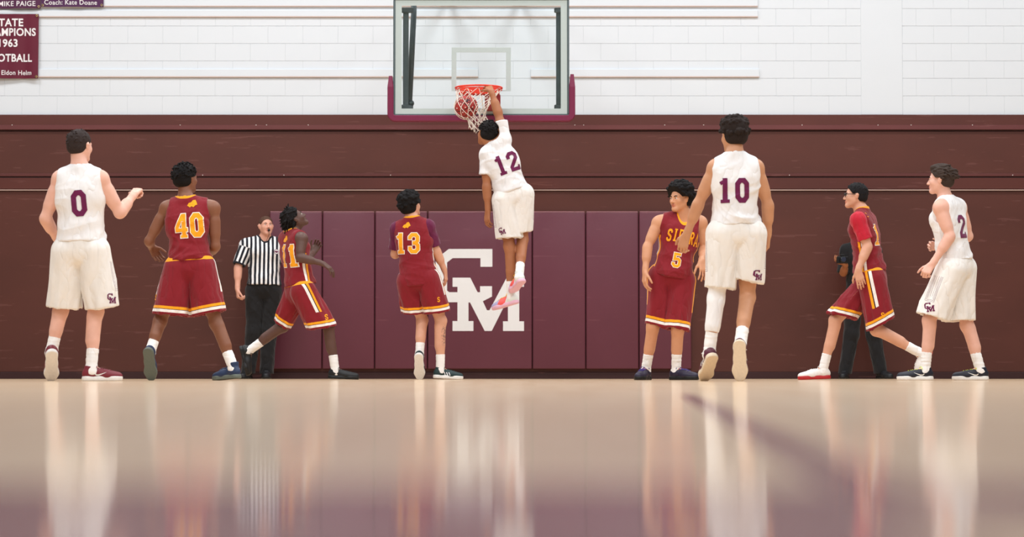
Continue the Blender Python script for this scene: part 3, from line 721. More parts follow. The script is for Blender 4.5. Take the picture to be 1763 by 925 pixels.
def shift(sh, dx, dy=0.0): return [(x + dx, y + dy) for x, y in sh[0]], sh[1]
def person(s):
    H = s['H']; g = H / 1.85; Y = s['Y']; A = lambda t: at(t[0], t[1], Y + (t[2] if len(t) > 2 else 0))
    bw = s.get('bulk', 1.0)
    # --- joints
    P0 = A(s['pelvis']); N = A(s['neck']); up = nrm(N - P0)
    RP = frame_yaw(s['hyaw'], up); RC = frame_yaw(s['cyaw'], up); spine = np.linalg.norm(N - P0); sg = spine / .60
    J = {}
    for sd, m in (('L', -1), ('R', 1)):
        q = s['sh' + sd]; dy = RC[0][1] * m * .175 * g + (N[1] - Y) - .06 * up[1]; J['sh' + sd] = at(q[0], q[1], Y + dy + (q[2] if len(q) > 2 else 0))
        J['hip' + sd] = P0 + RP[0] * m * .085 * g
        def seg(a, spec, L):
            b = at(spec[0], spec[1], a[1]); d = np.linalg.norm(b - a); rem = math.sqrt(max(0, L * L - d * d))
            k = spec[2] if len(spec) > 2 else 1
            return at(spec[0], spec[1], a[1] + k * rem)
        J['el' + sd] = seg(J['sh' + sd], s['el' + sd], .305 * g); J['wr' + sd] = seg(J['el' + sd], s['wr' + sd], .258 * g)
        t = s['tip' + sd]; W = J['wr' + sd]; J['hd' + sd] = at(t[0], t[1], W[1] + (t[2] if len(t) > 2 else 0)) - W
        J['kn' + sd] = seg(J['hip' + sd], s['kn' + sd], .452 * g); J['an' + sd] = seg(J['kn' + sd], s['an' + sd], .455 * g)
        fy, fp = s['ft' + sd][:2]; y, p = math.radians(fy), math.radians(fp); d = np.array([math.sin(y) * math.cos(p), math.cos(y) * math.cos(p), -math.sin(p)])
        w = np.array([math.sin(y) * math.sin(p), math.cos(y) * math.sin(p), math.cos(p)]); b = np.cross(w, d); J['F' + sd] = np.array([d, b, w])
        J['fs'] = fsz = .292 * g / .28
        A0 = J['an' + sd]; O = A0 - w * .085 * fsz + d * .012 * fsz; 
        if s['ft' + sd][2] if len(s['ft' + sd]) > 2 else True:
            low = min((O + d * -.07 * fsz)[2], (O + d * .17 * fsz)[2], (O + d * .215 * fsz + w * .012)[2]); O = O + np.array([0, 0, -low + .001]); J['an' + sd] = A0 + np.array([0, 0, -low + .001])
        J['O' + sd] = O
    hc = A(s['head'] if len(s['head']) > 2 else (*s['head'], 0.0)); RH = head_frame(*s['hrot'])
    hc = hc + np.array([0, N[1] - Y, 0]) if len(s['head']) < 3 else hc
    base = np.array([P0[0], P0[1], 0.0]) if not s.get('air') else np.array([P0[0], P0[1], J['anL'][2] - .1])
    root = empty('person', base); tag(root, s['label'], 'person', None)
    allp = np.array([v for k, v in J.items() if isinstance(v, np.ndarray) and v.shape == (3,) and k[:2] not in ('hd',)] + [hc, N, P0] + [J['wr' + q] + nrm(J['hd' + q]) * .2 for q in 'LR'])
    G = Grid(allp.min(0) - .2, allp.max(0) + .2, VOX)
    # --- torso
    at_ = lambda t, r=0, f=0, R=RC: P0 + up * spine * t + (R[0] * r + R[1] * f) * g
    e = lambda t, rad, r=0, f=0, R=RC, k=.05: ell(at_(t, r, f, R), R, (rad[0] * g * bw, rad[1] * g * bw, rad[2] * sg), k)
    torso = [e(.06, (.155, .11, .12), R=RP), e(-.04, (.08, .076, .09), r=.068, f=-.045, R=RP), e(-.04, (.08, .076, .09), r=-.068, f=-.045, R=RP),
             e(.34, (.135, .1, .16)), e(.62, (.155, .11, .19)), e(.68, (.07, .075, .14), r=.095, f=-.025), e(.68, (.07, .075, .14), r=-.095, f=-.025),
             e(.74, (.065, .045, .06), r=.07, f=.075), e(.74, (.065, .045, .06), r=-.07, f=.075)]
    sl, sr = J['shL'], J['shR']; mid = (sl + sr) / 2
    torso += [cone(mid + (sl - mid) * .75, mid + (sr - mid) * .75, .066 * g, .066 * g, .05)]
    nb = N - up * .045 * g
    traps = [cone(N + up * .01, mid + (q - mid) * .8 + up * .01, .05 * g, .05 * g, .05) for q in (sl, sr)] + [cone(nb, hc - RH[2] * .055 * g - RH[1] * .02 * g, .064 * g, .055 * g, .03)]
    T = G.blank(); G.add(T, torso)
    Ltop = {}
    thighp = {}
    for sd in 'LR':
        h, k, a = J['hip' + sd], J['kn' + sd], J['an' + sd]; ft = J['F' + sd]; leg = nrm(k - h); sh = nrm(a - k)
        back = -nrm(np.cross(np.cross(leg, J['F' + sd][0]), leg)) if abs(np.dot(leg, ft[0])) < .97 else -RP[1]
        kb = nrm(leg - sh); back = nrm(-kb + back * .3) if np.linalg.norm(leg - sh) > .35 else back
        if np.dot(back, -ft[0]) < -.2: back = -back
        thighp[sd] = [cone(h, k, .086 * g * bw, .054 * g, .04), cone(h * .55 + k * .45 - back * .02, k * .75 + h * .25 - back * .015, .06 * g * bw, .048 * g, .04)]
        Ltop[sd] = thighp[sd] + [ell(k - back * .008, np.eye(3), (.053 * g, .053 * g, .058 * g), .02), cone(k, a, .048 * g, .034 * g, .03),
                                 cone(k + (a - k) * .12 + back * .014 * g, k + (a - k) * .5 + back * .016 * g, .046 * g * bw, .042 * g, .04),
                                 cone(k + (a - k) * .5, a, .038 * g, .035 * g, .02), cone(a, J['O' + sd] + ft[0] * .12 * fsz + ft[2] * .04, .033 * g, .022 * g, .02)]
    B = T.copy(); G.add(B, traps)
    for sd in 'LR':
        S_, E_, W_ = J['sh' + sd], J['el' + sd], J['wr' + sd]; ua, fa = nrm(E_ - S_), nrm(W_ - E_)
        ab = s.get('arm', 1.0) * g
        G.add(B, [ell(S_, np.eye(3), (.057 * ab,) * 3, .045), cone(S_, E_, .052 * ab, .041 * ab, .03), cone(S_ * .65 + E_ * .35, S_ * .35 + E_ * .65, .048 * ab, .044 * ab, .03),
                  cone(E_, W_, .041 * ab, .028 * ab, .015), cone(E_ + fa * .03, E_ + fa * .11 * g, .045 * ab, .041 * ab, .025)])
        G.add(B, Ltop[sd])
        n = s.get('palm' + sd)
        n = np.array(n, float) if n is not None else (nrm(P0 + up * .2 - W_))
        hp, fg = hand_prims(W_ + fa * .012, J['hd' + sd], n, sd, g, s.get('curl' + sd, (22, 28, 18)), s.get('spread' + sd, .12), s.get('thumb' + sd, 25))
        G.add(B, [cone(W_ - fa * .02, W_ + nrm(J['hd' + sd]) * .02, .026 * g, .022 * g, .02, nrm(n), .8)]); G.add(B, hp)
        by = {}
        for i, pr in fg: by.setdefault(i, []).append(pr)
        for i in by:
            D = G.blank() if False else None
            G.add(B, by[i], kmul=1.0)
    o, sub, o2, lips = head_prims(hc, RH, g)
    G.add(B, o); G.add(B, sub, sub=True); G.add(B, o2)
    V, Q = nets(G, B)
    lip = np.exp(-np.minimum.reduce([(((V - l) @ RH.T * np.array([1 / .024, 1 / .02, 1 / .009]) / g) ** 2).sum(1) for l in lips]) ** 2 * .8)
    tat = np.zeros(len(V))
    if s.get('tattoo'):
        c = A(s['tattoo'])[[0, 2]]; tat = np.exp(-(((V[:, 0] - c[0]) / .028) ** 2 + ((V[:, 2] - c[1]) / .10) ** 2) ** 3) * (V[:, 1] < J['knR'][1] + .02)
    link('body', np_mesh('body', V, Q, base, {'lip': lip, 'tattoo': tat}), skin(s['skin'][0], s['skin'][1]), root)
    # --- face
    eyem = bmesh.new(); 
    for sd in (-1, 1):
        c = hc + (RH[0] * sd * .031 + RH[1] * .0745 + RH[2] * .006) * g - base
        bm = bmesh.new(); bmesh.ops.create_uvsphere(bm, u_segments=12, v_segments=8, radius=.0125 * g)
        for v in bm.verts: v.co += Vector(c)
        ey = link('eye', bm_mesh(bm, True), plain('eye_white', (225, 218, 212), .3), root)
        bm = bmesh.new(); bmesh.ops.create_uvsphere(bm, u_segments=10, v_segments=6, radius=.0058 * g)
        gz = nrm(RH[1] + RH[0] * s.get('gaze', (0, 0))[0] + RH[2] * s.get('gaze', (0, 0))[1])
        for v in bm.verts: v.co += Vector(c + gz * .0085 * g)
        link('iris', bm_mesh(bm, True), plain('iris_dark', (38, 26, 20), .2), ey)
        pts = [hc + (RH[0] * sd * x + RH[1] * f + RH[2] * u) * g - base for x, f, u in ((.014, .0895, .021), (.028, .0895, .026), (.041, .082, .025), (.05, .071, .019))]
        link('eyebrow', bm_mesh(tube_bm(pts, .004, 6, radii=[.0035, .0042, .0038, .002]), True), hairmat('hair_' + s['hair'][0], s['hair'][1]), root)
    # --- hair
    hh = Grid(hc - .22, hc + .22, .0052); D = hh.blank(); hp = lambda r, f, u: hc + (RH[0] * r + RH[1] * f + RH[2] * u) * g
    st = s['hair'][2]; th = {'buzz': .004, 'fade': .012, 'short': .009, 'tiny_afro': .022, 'curly': .03, 'afro': .04, 'locs': .016, 'wavy': .017, 'wool': .023}[st]
    rnd = random.Random(s['seed'])
    rad = lambda t: ((.076 + t * .8) * g, (.094 + t * .85) * g, (.082 + t) * g)
    hh.add(D, [ell(hp(0, -.014, .036), RH, rad(th), .01), ell(hp(0, -.05, -.018), RH, ((.062 + th * .5) * g, (.052 + th * .6) * g, .05 * g), .03)])
    if st in ('afro', 'curly', 'wool'): hh.add(D, [ell(hp(0, -.012, .075), RH, ((.072 + th) * g, (.078 + th) * g, (.05 + th) * g), .03)])
    nb_ = {'afro': 330, 'curly': 300, 'wool': 260, 'tiny_afro': 300, 'wavy': 130, 'locs': 90, 'short': 60, 'fade': 160, 'buzz': 0}[st]
    cr = {'afro': (.010, .017), 'curly': (.010, .018), 'wool': (.010, .016), 'tiny_afro': (.005, .008), 'wavy': (.009, .014), 'locs': (.008, .012), 'short': (.004, .007), 'fade': (.004, .006), 'buzz': (0, 0)}[st]
    for i in range(nb_):
        z = rnd.uniform(-.25, 1); a = rnd.uniform(0, 6.283); q = math.sqrt(max(0, 1 - z * z)); v = (q * math.cos(a), q * math.sin(a), z); rr = rad(th)
        rr = [q_ * (1.05 if st in ('afro', 'curly', 'wool', 'tiny_afro') else 1) for q_ in rr]; c = hp(0, -.014, .036) + RH[0] * v[0] * rr[0] + RH[1] * v[1] * rr[1] + RH[2] * v[2] * rr[2]
        if st in ('afro', 'curly', 'wool') and z > .1: c = hp(0, -.012, .075) + RH[0] * v[0] * (.072 + th) * g + RH[1] * v[1] * (.078 + th) * g + RH[2] * v[2] * (.05 + th) * g
        r = rnd.uniform(*cr)
        if st in ('wavy', 'short', 'locs'):
            dd = nrm(RH[1] * rnd.uniform(-.9, -.2) + RH[2] * rnd.uniform(-.5, .2) + RH[0] * rnd.uniform(-.4, .4)); hh.add(D, [cone(c, c + dd * r * 3, r, r * .6, .005)])
        else:
            c = hc + (c - hc) * (1 + rnd.uniform(-.03, .05)); hh.add(D, [ell(c, np.eye(3), (r, r, r), .003)])
    if st == 'wavy': hh.add(D, [cone(hp(-.03, .06, .11), hp(.035, .045, .118), .022, .018, .02), cone(hp(0, .03, .118), hp(0, -.05, .11), .02, .022, .03)])
    # hairline
    fl = {'buzz': .058, 'afro': .06, 'curly': .058, 'wool': .058}.get(st, .055)
    nn = nrm(RH[1] * .8 - RH[2] * .6); D = hh.plane(D, hp(0, fl, .05), nn)
    nn2 = nrm(RH[1] * 1.0 + RH[2] * .12)
    lowc = hh.plane(hh.blank() * 0 - 1, hp(0, .005, -.0), nn2)       # in front of the ear only above the temple
    X, Yy, Z = hh.ax[0][:, None, None], hh.ax[1][None, :, None], hh.ax[2][None, None, :]
    uu = ((X - hc[0]) * RH[2][0] + (Yy - hc[1]) * RH[2][1] + (Z - hc[2]) * RH[2][2]); ff = ((X - hc[0]) * RH[1][0] + (Yy - hc[1]) * RH[1][1] + (Z - hc[2]) * RH[1][2])
    D = np.maximum(D, np.minimum(ff + .012 * g, -(uu - .02 * g)).astype(np.float32))
    D = hh.plane(D, hp(0, 0, -.062 if st not in ('fade',) else -.05), -RH[2])
    if st == 'locs':
        for i in range(46):
            a = rnd.uniform(-2.4, 2.4); u0 = rnd.uniform(-.02, .09); c = hp(math.sin(a) * .075, -.03 - math.cos(a) * .075, u0 * .7)
            e1 = c + (-RH[1] * rnd.uniform(.01, .035) + RH[0] * math.sin(a) * .012) - np.array([0, 0, rnd.uniform(.03, .07)])
            hh.add(D, [cone(c, e1, .010, .007, .004)])
        b = hp(0, .005, .125)
        hh.add(D, [ell(b, RH, (.028, .026, .026), .01)])
        for i in range(14):
            a = rnd.uniform(0, 6.28); hh.add(D, [cone(b, b + RH[0] * math.cos(a) * .035 + RH[1] * math.sin(a) * .035 + RH[2] * rnd.uniform(-.005, .04), .009, .006, .004)])
    HV, HQ = nets(hh, D)
    hm = hairmat('hair_' + s['hair'][0], s['hair'][1])
    if len(HV): link('hair', np_mesh('hair', HV, HQ, base, smooth=True), hm, root)
    # --- sleeves (undershirt or tee)
    k = s['kit']; tshirt = s.get('tee'); jm_extra = []
    def sleeve_field(D, Ls):
        for sd in 'LR':
            S_, E_ = J['sh' + sd], J['el' + sd]; ua = nrm(E_ - S_); Lf = Ls * g; end = S_ + ua * Lf
            F_ = G.blank(); G.add(F_, [cone(S_ - ua * .01, end + ua * .03, .072 * g * bw, s.get('slw', .069) * g, .03), ell(S_, np.eye(3), (.073 * g,) * 3, .03)]); F_ = G.plane(F_, end, ua)
            C_ = G.blank(); G.add(C_, [cone(end - ua * .05, end + ua * .05, .053 * g, .056 * g, .01)]); F_ = np.maximum(F_, -C_)
            D = smin(D, F_, .02).astype(np.float32) if tshirt == 'joined' else np.minimum(D, F_)
        return D
    # --- jersey
    fit = s.get('fit', .012); JT = G.blank(); lo_t = s.get('hem_t', .12)
    jer = [e(.62, (.158, .118, .2)), e(.34, (.15, .118, .2)), e(.16, (.158, .125, .12)), e(.06, (.165, .13, .13), R=RP)] + [cone(at_(.3), at_(lo_t - .05 if lo_t < .1 else .1), .148 * g * bw, (.182 if lo_t < .1 else .165) * g * bw, .04, RC[1], .85)]
    G.add(JT, jer, inf=fit * .5); T2 = G.blank(); G.add(T2, torso[3:], inf=fit); G.add(T2, traps[:2], inf=.008); JT = smin(JT, T2, .02).astype(np.float32)
    if tshirt == 'joined': JT = sleeve_field(JT, s.get('sl', .19))
    else:
        for sd, m in (('L', -1), ('R', 1)):   # armholes
            S_ = J['sh' + sd]; ax = nrm(RC[0] * m + up * .12); E_ = J['el' + sd]; ua = nrm(E_ - S_); armw = s.get('armhole', .176)
            c0 = S_ - up * .035 * g; X, Yy, Z = G.ax[0][:, None, None], G.ax[1][None, :, None], G.ax[2][None, None, :]
            # elongated cylinder along ax
            pf = (X - c0[0]) * RC[1][0] + (Yy - c0[1]) * RC[1][1] + (Z - c0[2]) * RC[1][2]; pu = (X - c0[0]) * up[0] + (Yy - c0[1]) * up[1] + (Z - c0[2]) * up[2]
            pu = np.where(pu > 0, pu * .55, pu); rr_ = np.sqrt(pf * pf + pu * pu) - .092 * g
            lat = -((X - mid[0]) * ax[0] + (Yy - mid[1]) * ax[1] + (Z - mid[2]) * ax[2]) + armw * g * s.get('ahw', 1.0) - .012 * g
            JT = np.maximum(JT, -np.maximum(rr_, lat)).astype(np.float32)
    neckc = [cone(N + up * .005 + RC[1] * .012, N + up * .16 + RC[1] * .01, .066 * g, .1 * g, .01)]
    if s.get('vneck'): neckc += [cone(N + RC[1] * .07 * g, N - up * .075 * g + RC[1] * .16 * g, .06 * g, .022 * g, .01)]
    elif s.get('collar'): neckc += [cone(N + up * .02 + RC[1] * .03 * g, N - up * .0 * g + RC[1] * .1 * g, .055 * g, .03 * g, .02)]
    else: neckc += [cone(N + RC[1] * .03 * g, N - up * .015 * g + RC[1] * .1 * g, .06 * g, .06 * g, .02)]
    NC = G.blank(); G.add(NC, neckc); JT = np.maximum(JT, -NC)
    hemp = P0 + up * spine * lo_t; JT = G.plane(JT, hemp, -up)
    JV, JQ = nets(G, JT)
    # drop anything stray and keep sleeves clear
    nd = np.minimum.reduce([ev(p, JV[:, 0], JV[:, 1], JV[:, 2]) for p in neckc])
    rel = JV - P0; sx = rel @ RC[0]; sf = rel @ RC[1]; su = rel @ up
    hemd = su - spine * lo_t
    if tshirt == 'joined':
        for sd in 'LR':
            S_, E_ = J['sh' + sd], J['el' + sd]; ua = nrm(E_ - S_); w = (JV - S_) @ ua; m = (-1 if sd == 'L' else 1)
            lat_ = ((JV - mid) @ RC[0]) * m > (.168 * g)
            pd = nrm(np.cross(ua, RC[1])); arm = lat_ & (w > .03)
            sx = np.where(arm, (JV - S_) @ pd, sx); nd = np.where(arm & (w > s.get('sl', .19) * g - .022), 0.0, nd) if s.get('cuff') else nd
    hemn = np.clip(hemd / .3, 0, 1)
    Nn = vnormals(JV, JQ); wt = np.clip(1.3 - su / spine, .25, 1.1)
    JV2 = wrinkle(JV, Nn, s.get('wr', .012), 22, s['seed'], (.7, .7, 1.1), wt)
    jo = link('jersey' if not s.get('shirtname') else s['shirtname'], np_mesh('jersey', JV2, JQ, base, {'nd': nd, 'sx': sx, 'sf': sf, 'su': su}), MATS[k[0]], root)
    jb = bvh_of(JV2, JQ)
    if tshirt == 'under':
        D = sleeve_field(G.blank() , s.get('sl', .17)); D = np.maximum(D, -G.add(G.blank(), [ell(mid, RC, (.11 * g, .2, .2), .01)]))
        for m in (-1, 1):
            D2 = G.plane(D, mid, -RC[0] * m); UV_, UQ = nets(G, D2); UV_ = wrinkle(UV_, vnormals(UV_, UQ), .005, 40, s['seed'] + 2)
            link('undershirt_sleeve', np_mesh('undershirt', UV_, UQ, base), MATS[s['under']], root)
    # --- shorts or trousers
    long = s.get('long'); legD = {}; info = {}
    for sd, m in (('L', -1), ('R', 1)):
        h = J['hip' + sd] + RP[0] * m * .012
        if long:
            kq, a = J['kn' + sd], J['an' + sd]; F_ = G.blank(); G.add(F_, [cone(h, kq, .112 * g, .088 * g, .04), cone(kq, a - np.array([0, 0, .02]), .088 * g, .08 * g, .04)])
            F_ = G.plane(F_, a - np.array([0, 0, .03]), (0, 0, -1)); legD[sd] = F_; info[sd] = (h, nrm(kq - h), kq, None, RP[1], RP[0] * m); continue
        (xl, yl), (xr, yr) = s['hem' + sd]; kq = J['kn' + sd]; L_ = np.linalg.norm(kq - h); frac = s.get('hemf', .86); dep = h[1] + (kq[1] - h[1]) * frac
        a, b = at(xl, yl, dep), at(xr, yr, dep); c = (a + b) / 2; hw = np.linalg.norm(b - a) / 2; ax = nrm(c - h); hl = np.linalg.norm(c - h)
        hx = nrm(b - a); axn = nrm(np.cross(np.cross(hx, ax), hx)); axn = axn if np.dot(axn, ax) > 0 else -axn
        fw = nrm(RP[1] - ax * np.dot(RP[1], ax)) if abs(np.dot(RP[1], ax)) < .9 else nrm(np.cross(RP[0], ax)); ot = nrm(np.cross(fw, ax)); ot = ot if np.dot(ot, RP[0] * m) > 0 else -ot
        r0 = .118 * g; ext = .12; rb = hw + (hw - r0) / hl * ext; fs = .9; vd = nrm(np.cross(hx, ax))
        F_ = G.blank(); G.add(F_, [cone(h, c + ax * ext, r0, rb, .04, vd, fs)]); G.add(F_, [cone(h - fw * .035, c - fw * .012 + ax * .05, .108 * g, hw * .92, .05)]); G.add(F_, thighp[sd], inf=.014, kmul=.6)
        F_ = G.plane(F_, c, axn); I_ = G.blank(); G.add(I_, [cone(c - ax * .1, c + ax * ext, r0 + (hw - r0) * .7 - .016, rb - .011, .01, vd, fs)])
        I_ = G.plane(I_, c - ax * .09, -ax); legD[sd] = np.maximum(F_, -I_); info[sd] = (h, ax, c, axn, fw, ot)
    SD = G.blank(); G.add(SD, [e(.06, (.165, .13, .12), R=RP), e(-.02, (.16, .118, .11), f=-.022, R=RP, k=.05), e(.13, (.15, .12, .1), R=RP)], inf=.006)
    TS = G.add(G.blank(), torso[:4], inf=.013); SD = np.minimum(SD, TS)
    if long: G.add(SD, [], 0)
    for sd in 'LR': SD = smin(SD, legD[sd], .03 if sd == 'L' else .012).astype(np.float32)
    wl = P0 + up * spine * .2; SD = G.plane(SD, wl, up)
    if not long:   # keep cavity open
        for sd in 'LR':
            h, ax, c, axn, fw, ot = info[sd]
            lower = (((G.ax[0][:, None, None] - c[0]) * axn[0] + (G.ax[1][None, :, None] - c[1]) * axn[1]) + (G.ax[2][None, None, :] - c[2]) * axn[2])
    SV, SQ = nets(G, SD)
    N_ = vnormals(SV, SQ)
    dl = {}; loc = {}
    for sd in 'LR':
        h, ax, c, axn, fw, ot = info[sd]; v = SV - h; t = v @ ax; rad_ = np.linalg.norm(v - t[:, None] * ax, axis=1); dl[sd] = rad_; loc[sd] = v
    pickR = (dl['R'] < dl['L']); hd = np.zeros(len(SV)); fwd = np.zeros(len(SV)); oo = np.zeros(len(SV)); ang = np.zeros(len(SV))
    for sd, mk in (('L', ~pickR), ('R', pickR)):
        h, ax, c, axn, fw, ot = info[sd]
        hd[mk] = (-((SV - c) @ axn) if axn is not None else np.full(len(SV), 9.0))[mk]; fwd[mk] = ((SV - h) @ fw)[mk]; oo[mk] = ((SV - h) @ ot)[mk]
    sfs = np.where(oo > 0, fwd, .5 * np.sign(fwd + 1e-6)); wst = (SV - P0) @ up - spine * .2
    wl_ = np.clip((.9 - (hd / .55)), .2, 1) if not long else .8
    if not long:
        ph = s['seed'] * 1.7; an_ = np.arctan2(fwd, oo); fold = np.sin(an_ * 6 + ph + 1.5 * np.sin(hd * 9 + ph)) * .55 + np.sin(an_ * 10 + ph * 2 + 2 * np.sin(hd * 6)) * .45
        fw_ = np.clip(1 - hd / .38, 0, 1) * (np.abs(N_ @ up) < .8); SV = SV + N_ * (fold * .008 * fw_ + .003 * fw_)[:, None]
    SV2 = wrinkle(SV, N_, .013 if not long else .008, 19, s['seed'] + 9, (1.6, 1.6, .28) if not long else (1, 1, 1), wl_)
    so = link('trousers' if long else 'shorts', np_mesh('shorts', SV2, SQ, base, {'hd': hd, 'sf': sfs, 'wst': wst}), MATS[k[1]], root)
    sb = bvh_of(SV2, SQ)
    # --- socks and shoes
    up_m, so_m, la_m, marks = shoe_meshes(s['shoe'][0])
    for sd in 'LR':
        a, kq, Fm, O = J['an' + sd], J['kn' + sd], J['F' + sd], J['O' + sd]; sh = nrm(kq - a)
        if not long:
            top = s.get('sock', .15) * g; ge = Grid(np.minimum(a - .1, a + sh * top - .1), np.maximum(a + .1, a + sh * top + .1), .006); D = ge.blank()
            ge.add(D, [cone(a - sh * .03, a + sh * (top + .05), .0425 * g, .0455 * g, .01), ell(a - Fm[2] * .02, np.eye(3), (.045 * g,) * 3, .02)]); D = ge.plane(D, a + sh * top, sh); Vv, Qq = nets(ge, D)
            Vv = wrinkle(Vv, vnormals(Vv, Qq), .0022, 90, 5, (.2, .2, 1)); link('sock', np_mesh('sock', Vv, Qq, base), MATS[s.get('sockm', 'sock')], root)
        M = Matrix(((Fm[0][0], Fm[1][0], Fm[2][0], O[0] - base[0]), (Fm[0][1], Fm[1][1], Fm[2][1], O[1] - base[1]), (Fm[0][2], Fm[1][2], Fm[2][2], O[2] - base[2]), (0, 0, 0, 1))) @ Matrix.Scale(fsz, 4)
        shoe = link('shoe', up_m.copy(), MATS[s['shoe'][1]], root); shoe.matrix_local = M
        link('sole', so_m.copy(), MATS[s['shoe'][2]], shoe); link('laces', la_m.copy(), MATS[s['shoe'][3]], shoe)
        for mk_ in (marks[s['shoe'][4]] if len(s['shoe']) > 5 else ()): link('side_mark', mk_.copy(), MATS[s['shoe'][5]], shoe)
    # --- printing on the clothes
    def onto(kind, bvh, par, R, px, py, shape, offs, mats, rot=0, face=-1, nm='number', lab_=None):
        """face -1: back of the wearer, +1: front, 'out': side seen from the camera"""
        c = at(px, py, P0[1])
        if face in (-1, 1): fro = R[1] * (-face); ax = R[0] * (-face); u_ = up
        else: fro = np.array(face, float); fro = nrm(fro); u_ = nrm(up - fro * np.dot(up, fro)); ax = np.cross(fro, u_)
        cr_, sr_ = math.cos(rot), math.sin(rot); ax, u_ = ax * cr_ + u_ * sr_, u_ * cr_ - ax * sr_
        # shift along the view ray so that the print's middle meets the surface where the photo shows it
        ray = nrm(c - np.array([0, 0, CAM_Z])); h = bvh.ray_cast(Vector(c - ray * 1.0), Vector(ray), 2)
        if h[0] is None: return
        c = np.array(h[0]); c = c - fro * np.dot(c - c, fro)
        for (V2, Q2), of, m in zip(shape, offs, mats): 
            o = project(nm, V2, Q2, bvh, c, ax, u_, fro, of, MATS[m], par, base, .35)
            if o is not None and lab_: o['label'] = lab_
    for q in s.get('print', ()):
        kind = q[0]
        if kind == 'num':
            _, txt, px, py, hh_, face, cols, rot = q[:8]; sp = q[8] if len(q) > 8 else 1.0
            for ci in range(len(txt)):
                one = lambda ex: shift(text_shape(txt[ci], hh_, sp, ex), (ci - (len(txt) - 1) / 2) * .72 * hh_ * sp)
                shp = [one(0)]; offs = [.004]; ms = [cols[0]]
                if len(cols) > 1: shp.insert(0, one(.035)); offs.insert(0, .0025); ms.insert(0, cols[1])
                onto(kind, jb, jo, RC, px, py, shp, offs, ms, rot, face, 'digit')
        elif kind == 'word':
            _, txt, px, py, hh_, face, cols, rot, sp, arc_ = q
            for ci in range(len(txt)):
                u_ = (ci - (len(txt) - 1) / 2); yo = arc_ * (1 - (u_ / max(1, (len(txt) - 1) / 2)) ** 2)
                onto(kind, jb, jo, RC, px, py, [shift(text_shape(txt[ci], hh_, sp), u_ * .72 * hh_ * sp, yo)], [.0035], cols, rot, face, 'letter')
        elif kind == 'emb': onto(kind, jb, jo, RC, q[1], q[2], [poly_shape(EMB, q[3])], [.003], ['gold'], 0, q[4] if len(q) > 4 else -1, 'emblem')
        elif kind == 'gm': onto(kind, sb, so, RP, q[1], q[2], [gm_shape(q[3])], [.003], ['plum'], 0, q[4], 'letters')
        elif kind == 'S': onto(kind, sb, so, RP, q[1], q[2], [text_shape('S', q[3])], [.003], ['gold'], 0, q[4], 'letter')
        elif kind == 'disc':
            P_ = [(math.cos(a) * q[3], math.sin(a) * q[3]) for a in np.linspace(0, 6.283, 17)[:-1]]
            onto(kind, jb, jo, RC, q[1], q[2], [poly_shape(P_, 1), poly_shape(P_, .84), poly_shape([(x_ * .75, y_ * .3) for x_, y_ in P_], 1)], [.004, .0055, .007], ['plum', 'sock', 'plum'], 0, q[4], 'badge')
    if s.get('legsleeve'):
        sd = s['legsleeve']; kq, a, h = J['kn' + sd], J['an' + sd], J['hip' + sd]; D = G.blank(); G.add(D, Ltop[sd][:6], inf=.006)
        e2 = a + (kq - a) * .37; D = G.plane(D, e2, nrm(a - kq)); D = G.plane(D, h * .45 + kq * .55, nrm(h - kq)); X, Yy, Z = G.ax[0][:, None, None], G.ax[1][None, :, None], G.ax[2][None, None, :]
        Vv, Qq = nets(G, D); link('leg_sleeve', np_mesh('leg_sleeve', Vv, Qq, base), MATS['white_tight'], root)
    if s.get('glasses'):
        bm = bmesh.new(); hp2 = lambda r, f, u: Vector(hc + (RH[0] * r + RH[1] * f + RH[2] * u) * g - base)
        for sd in (-1, 1):
            tube_bm([hp2(sd * .033 + .024 * math.cos(a), .103 - .008 * abs(math.cos(a)), .006 + .018 * math.sin(a)) for a in np.linspace(0, 6.283, 17)[:-1]], .0028, 6, True, bm)
            tube_bm([hp2(sd * .058, .097, .014), hp2(sd * .078, .06, .014), hp2(sd * .083, .0, .013), hp2(sd * .082, -.015, .0)], .003, 6, bm=bm)
        tube_bm([hp2(-.009, .105, .01), hp2(0, .108, .013), hp2(.009, .105, .01)], .0028, 6, bm=bm)
        link('eyeglasses', bm_mesh(bm, True), plain('black_plastic', (20, 20, 22), .3), root)['label'] = 'dark rimmed eyeglasses'
    return dict(J=J, root=root, hc=hc, RH=RH, base=base, jb=jb, G=G, P0=P0, up=up, RC=RC, spine=spine, g=g)

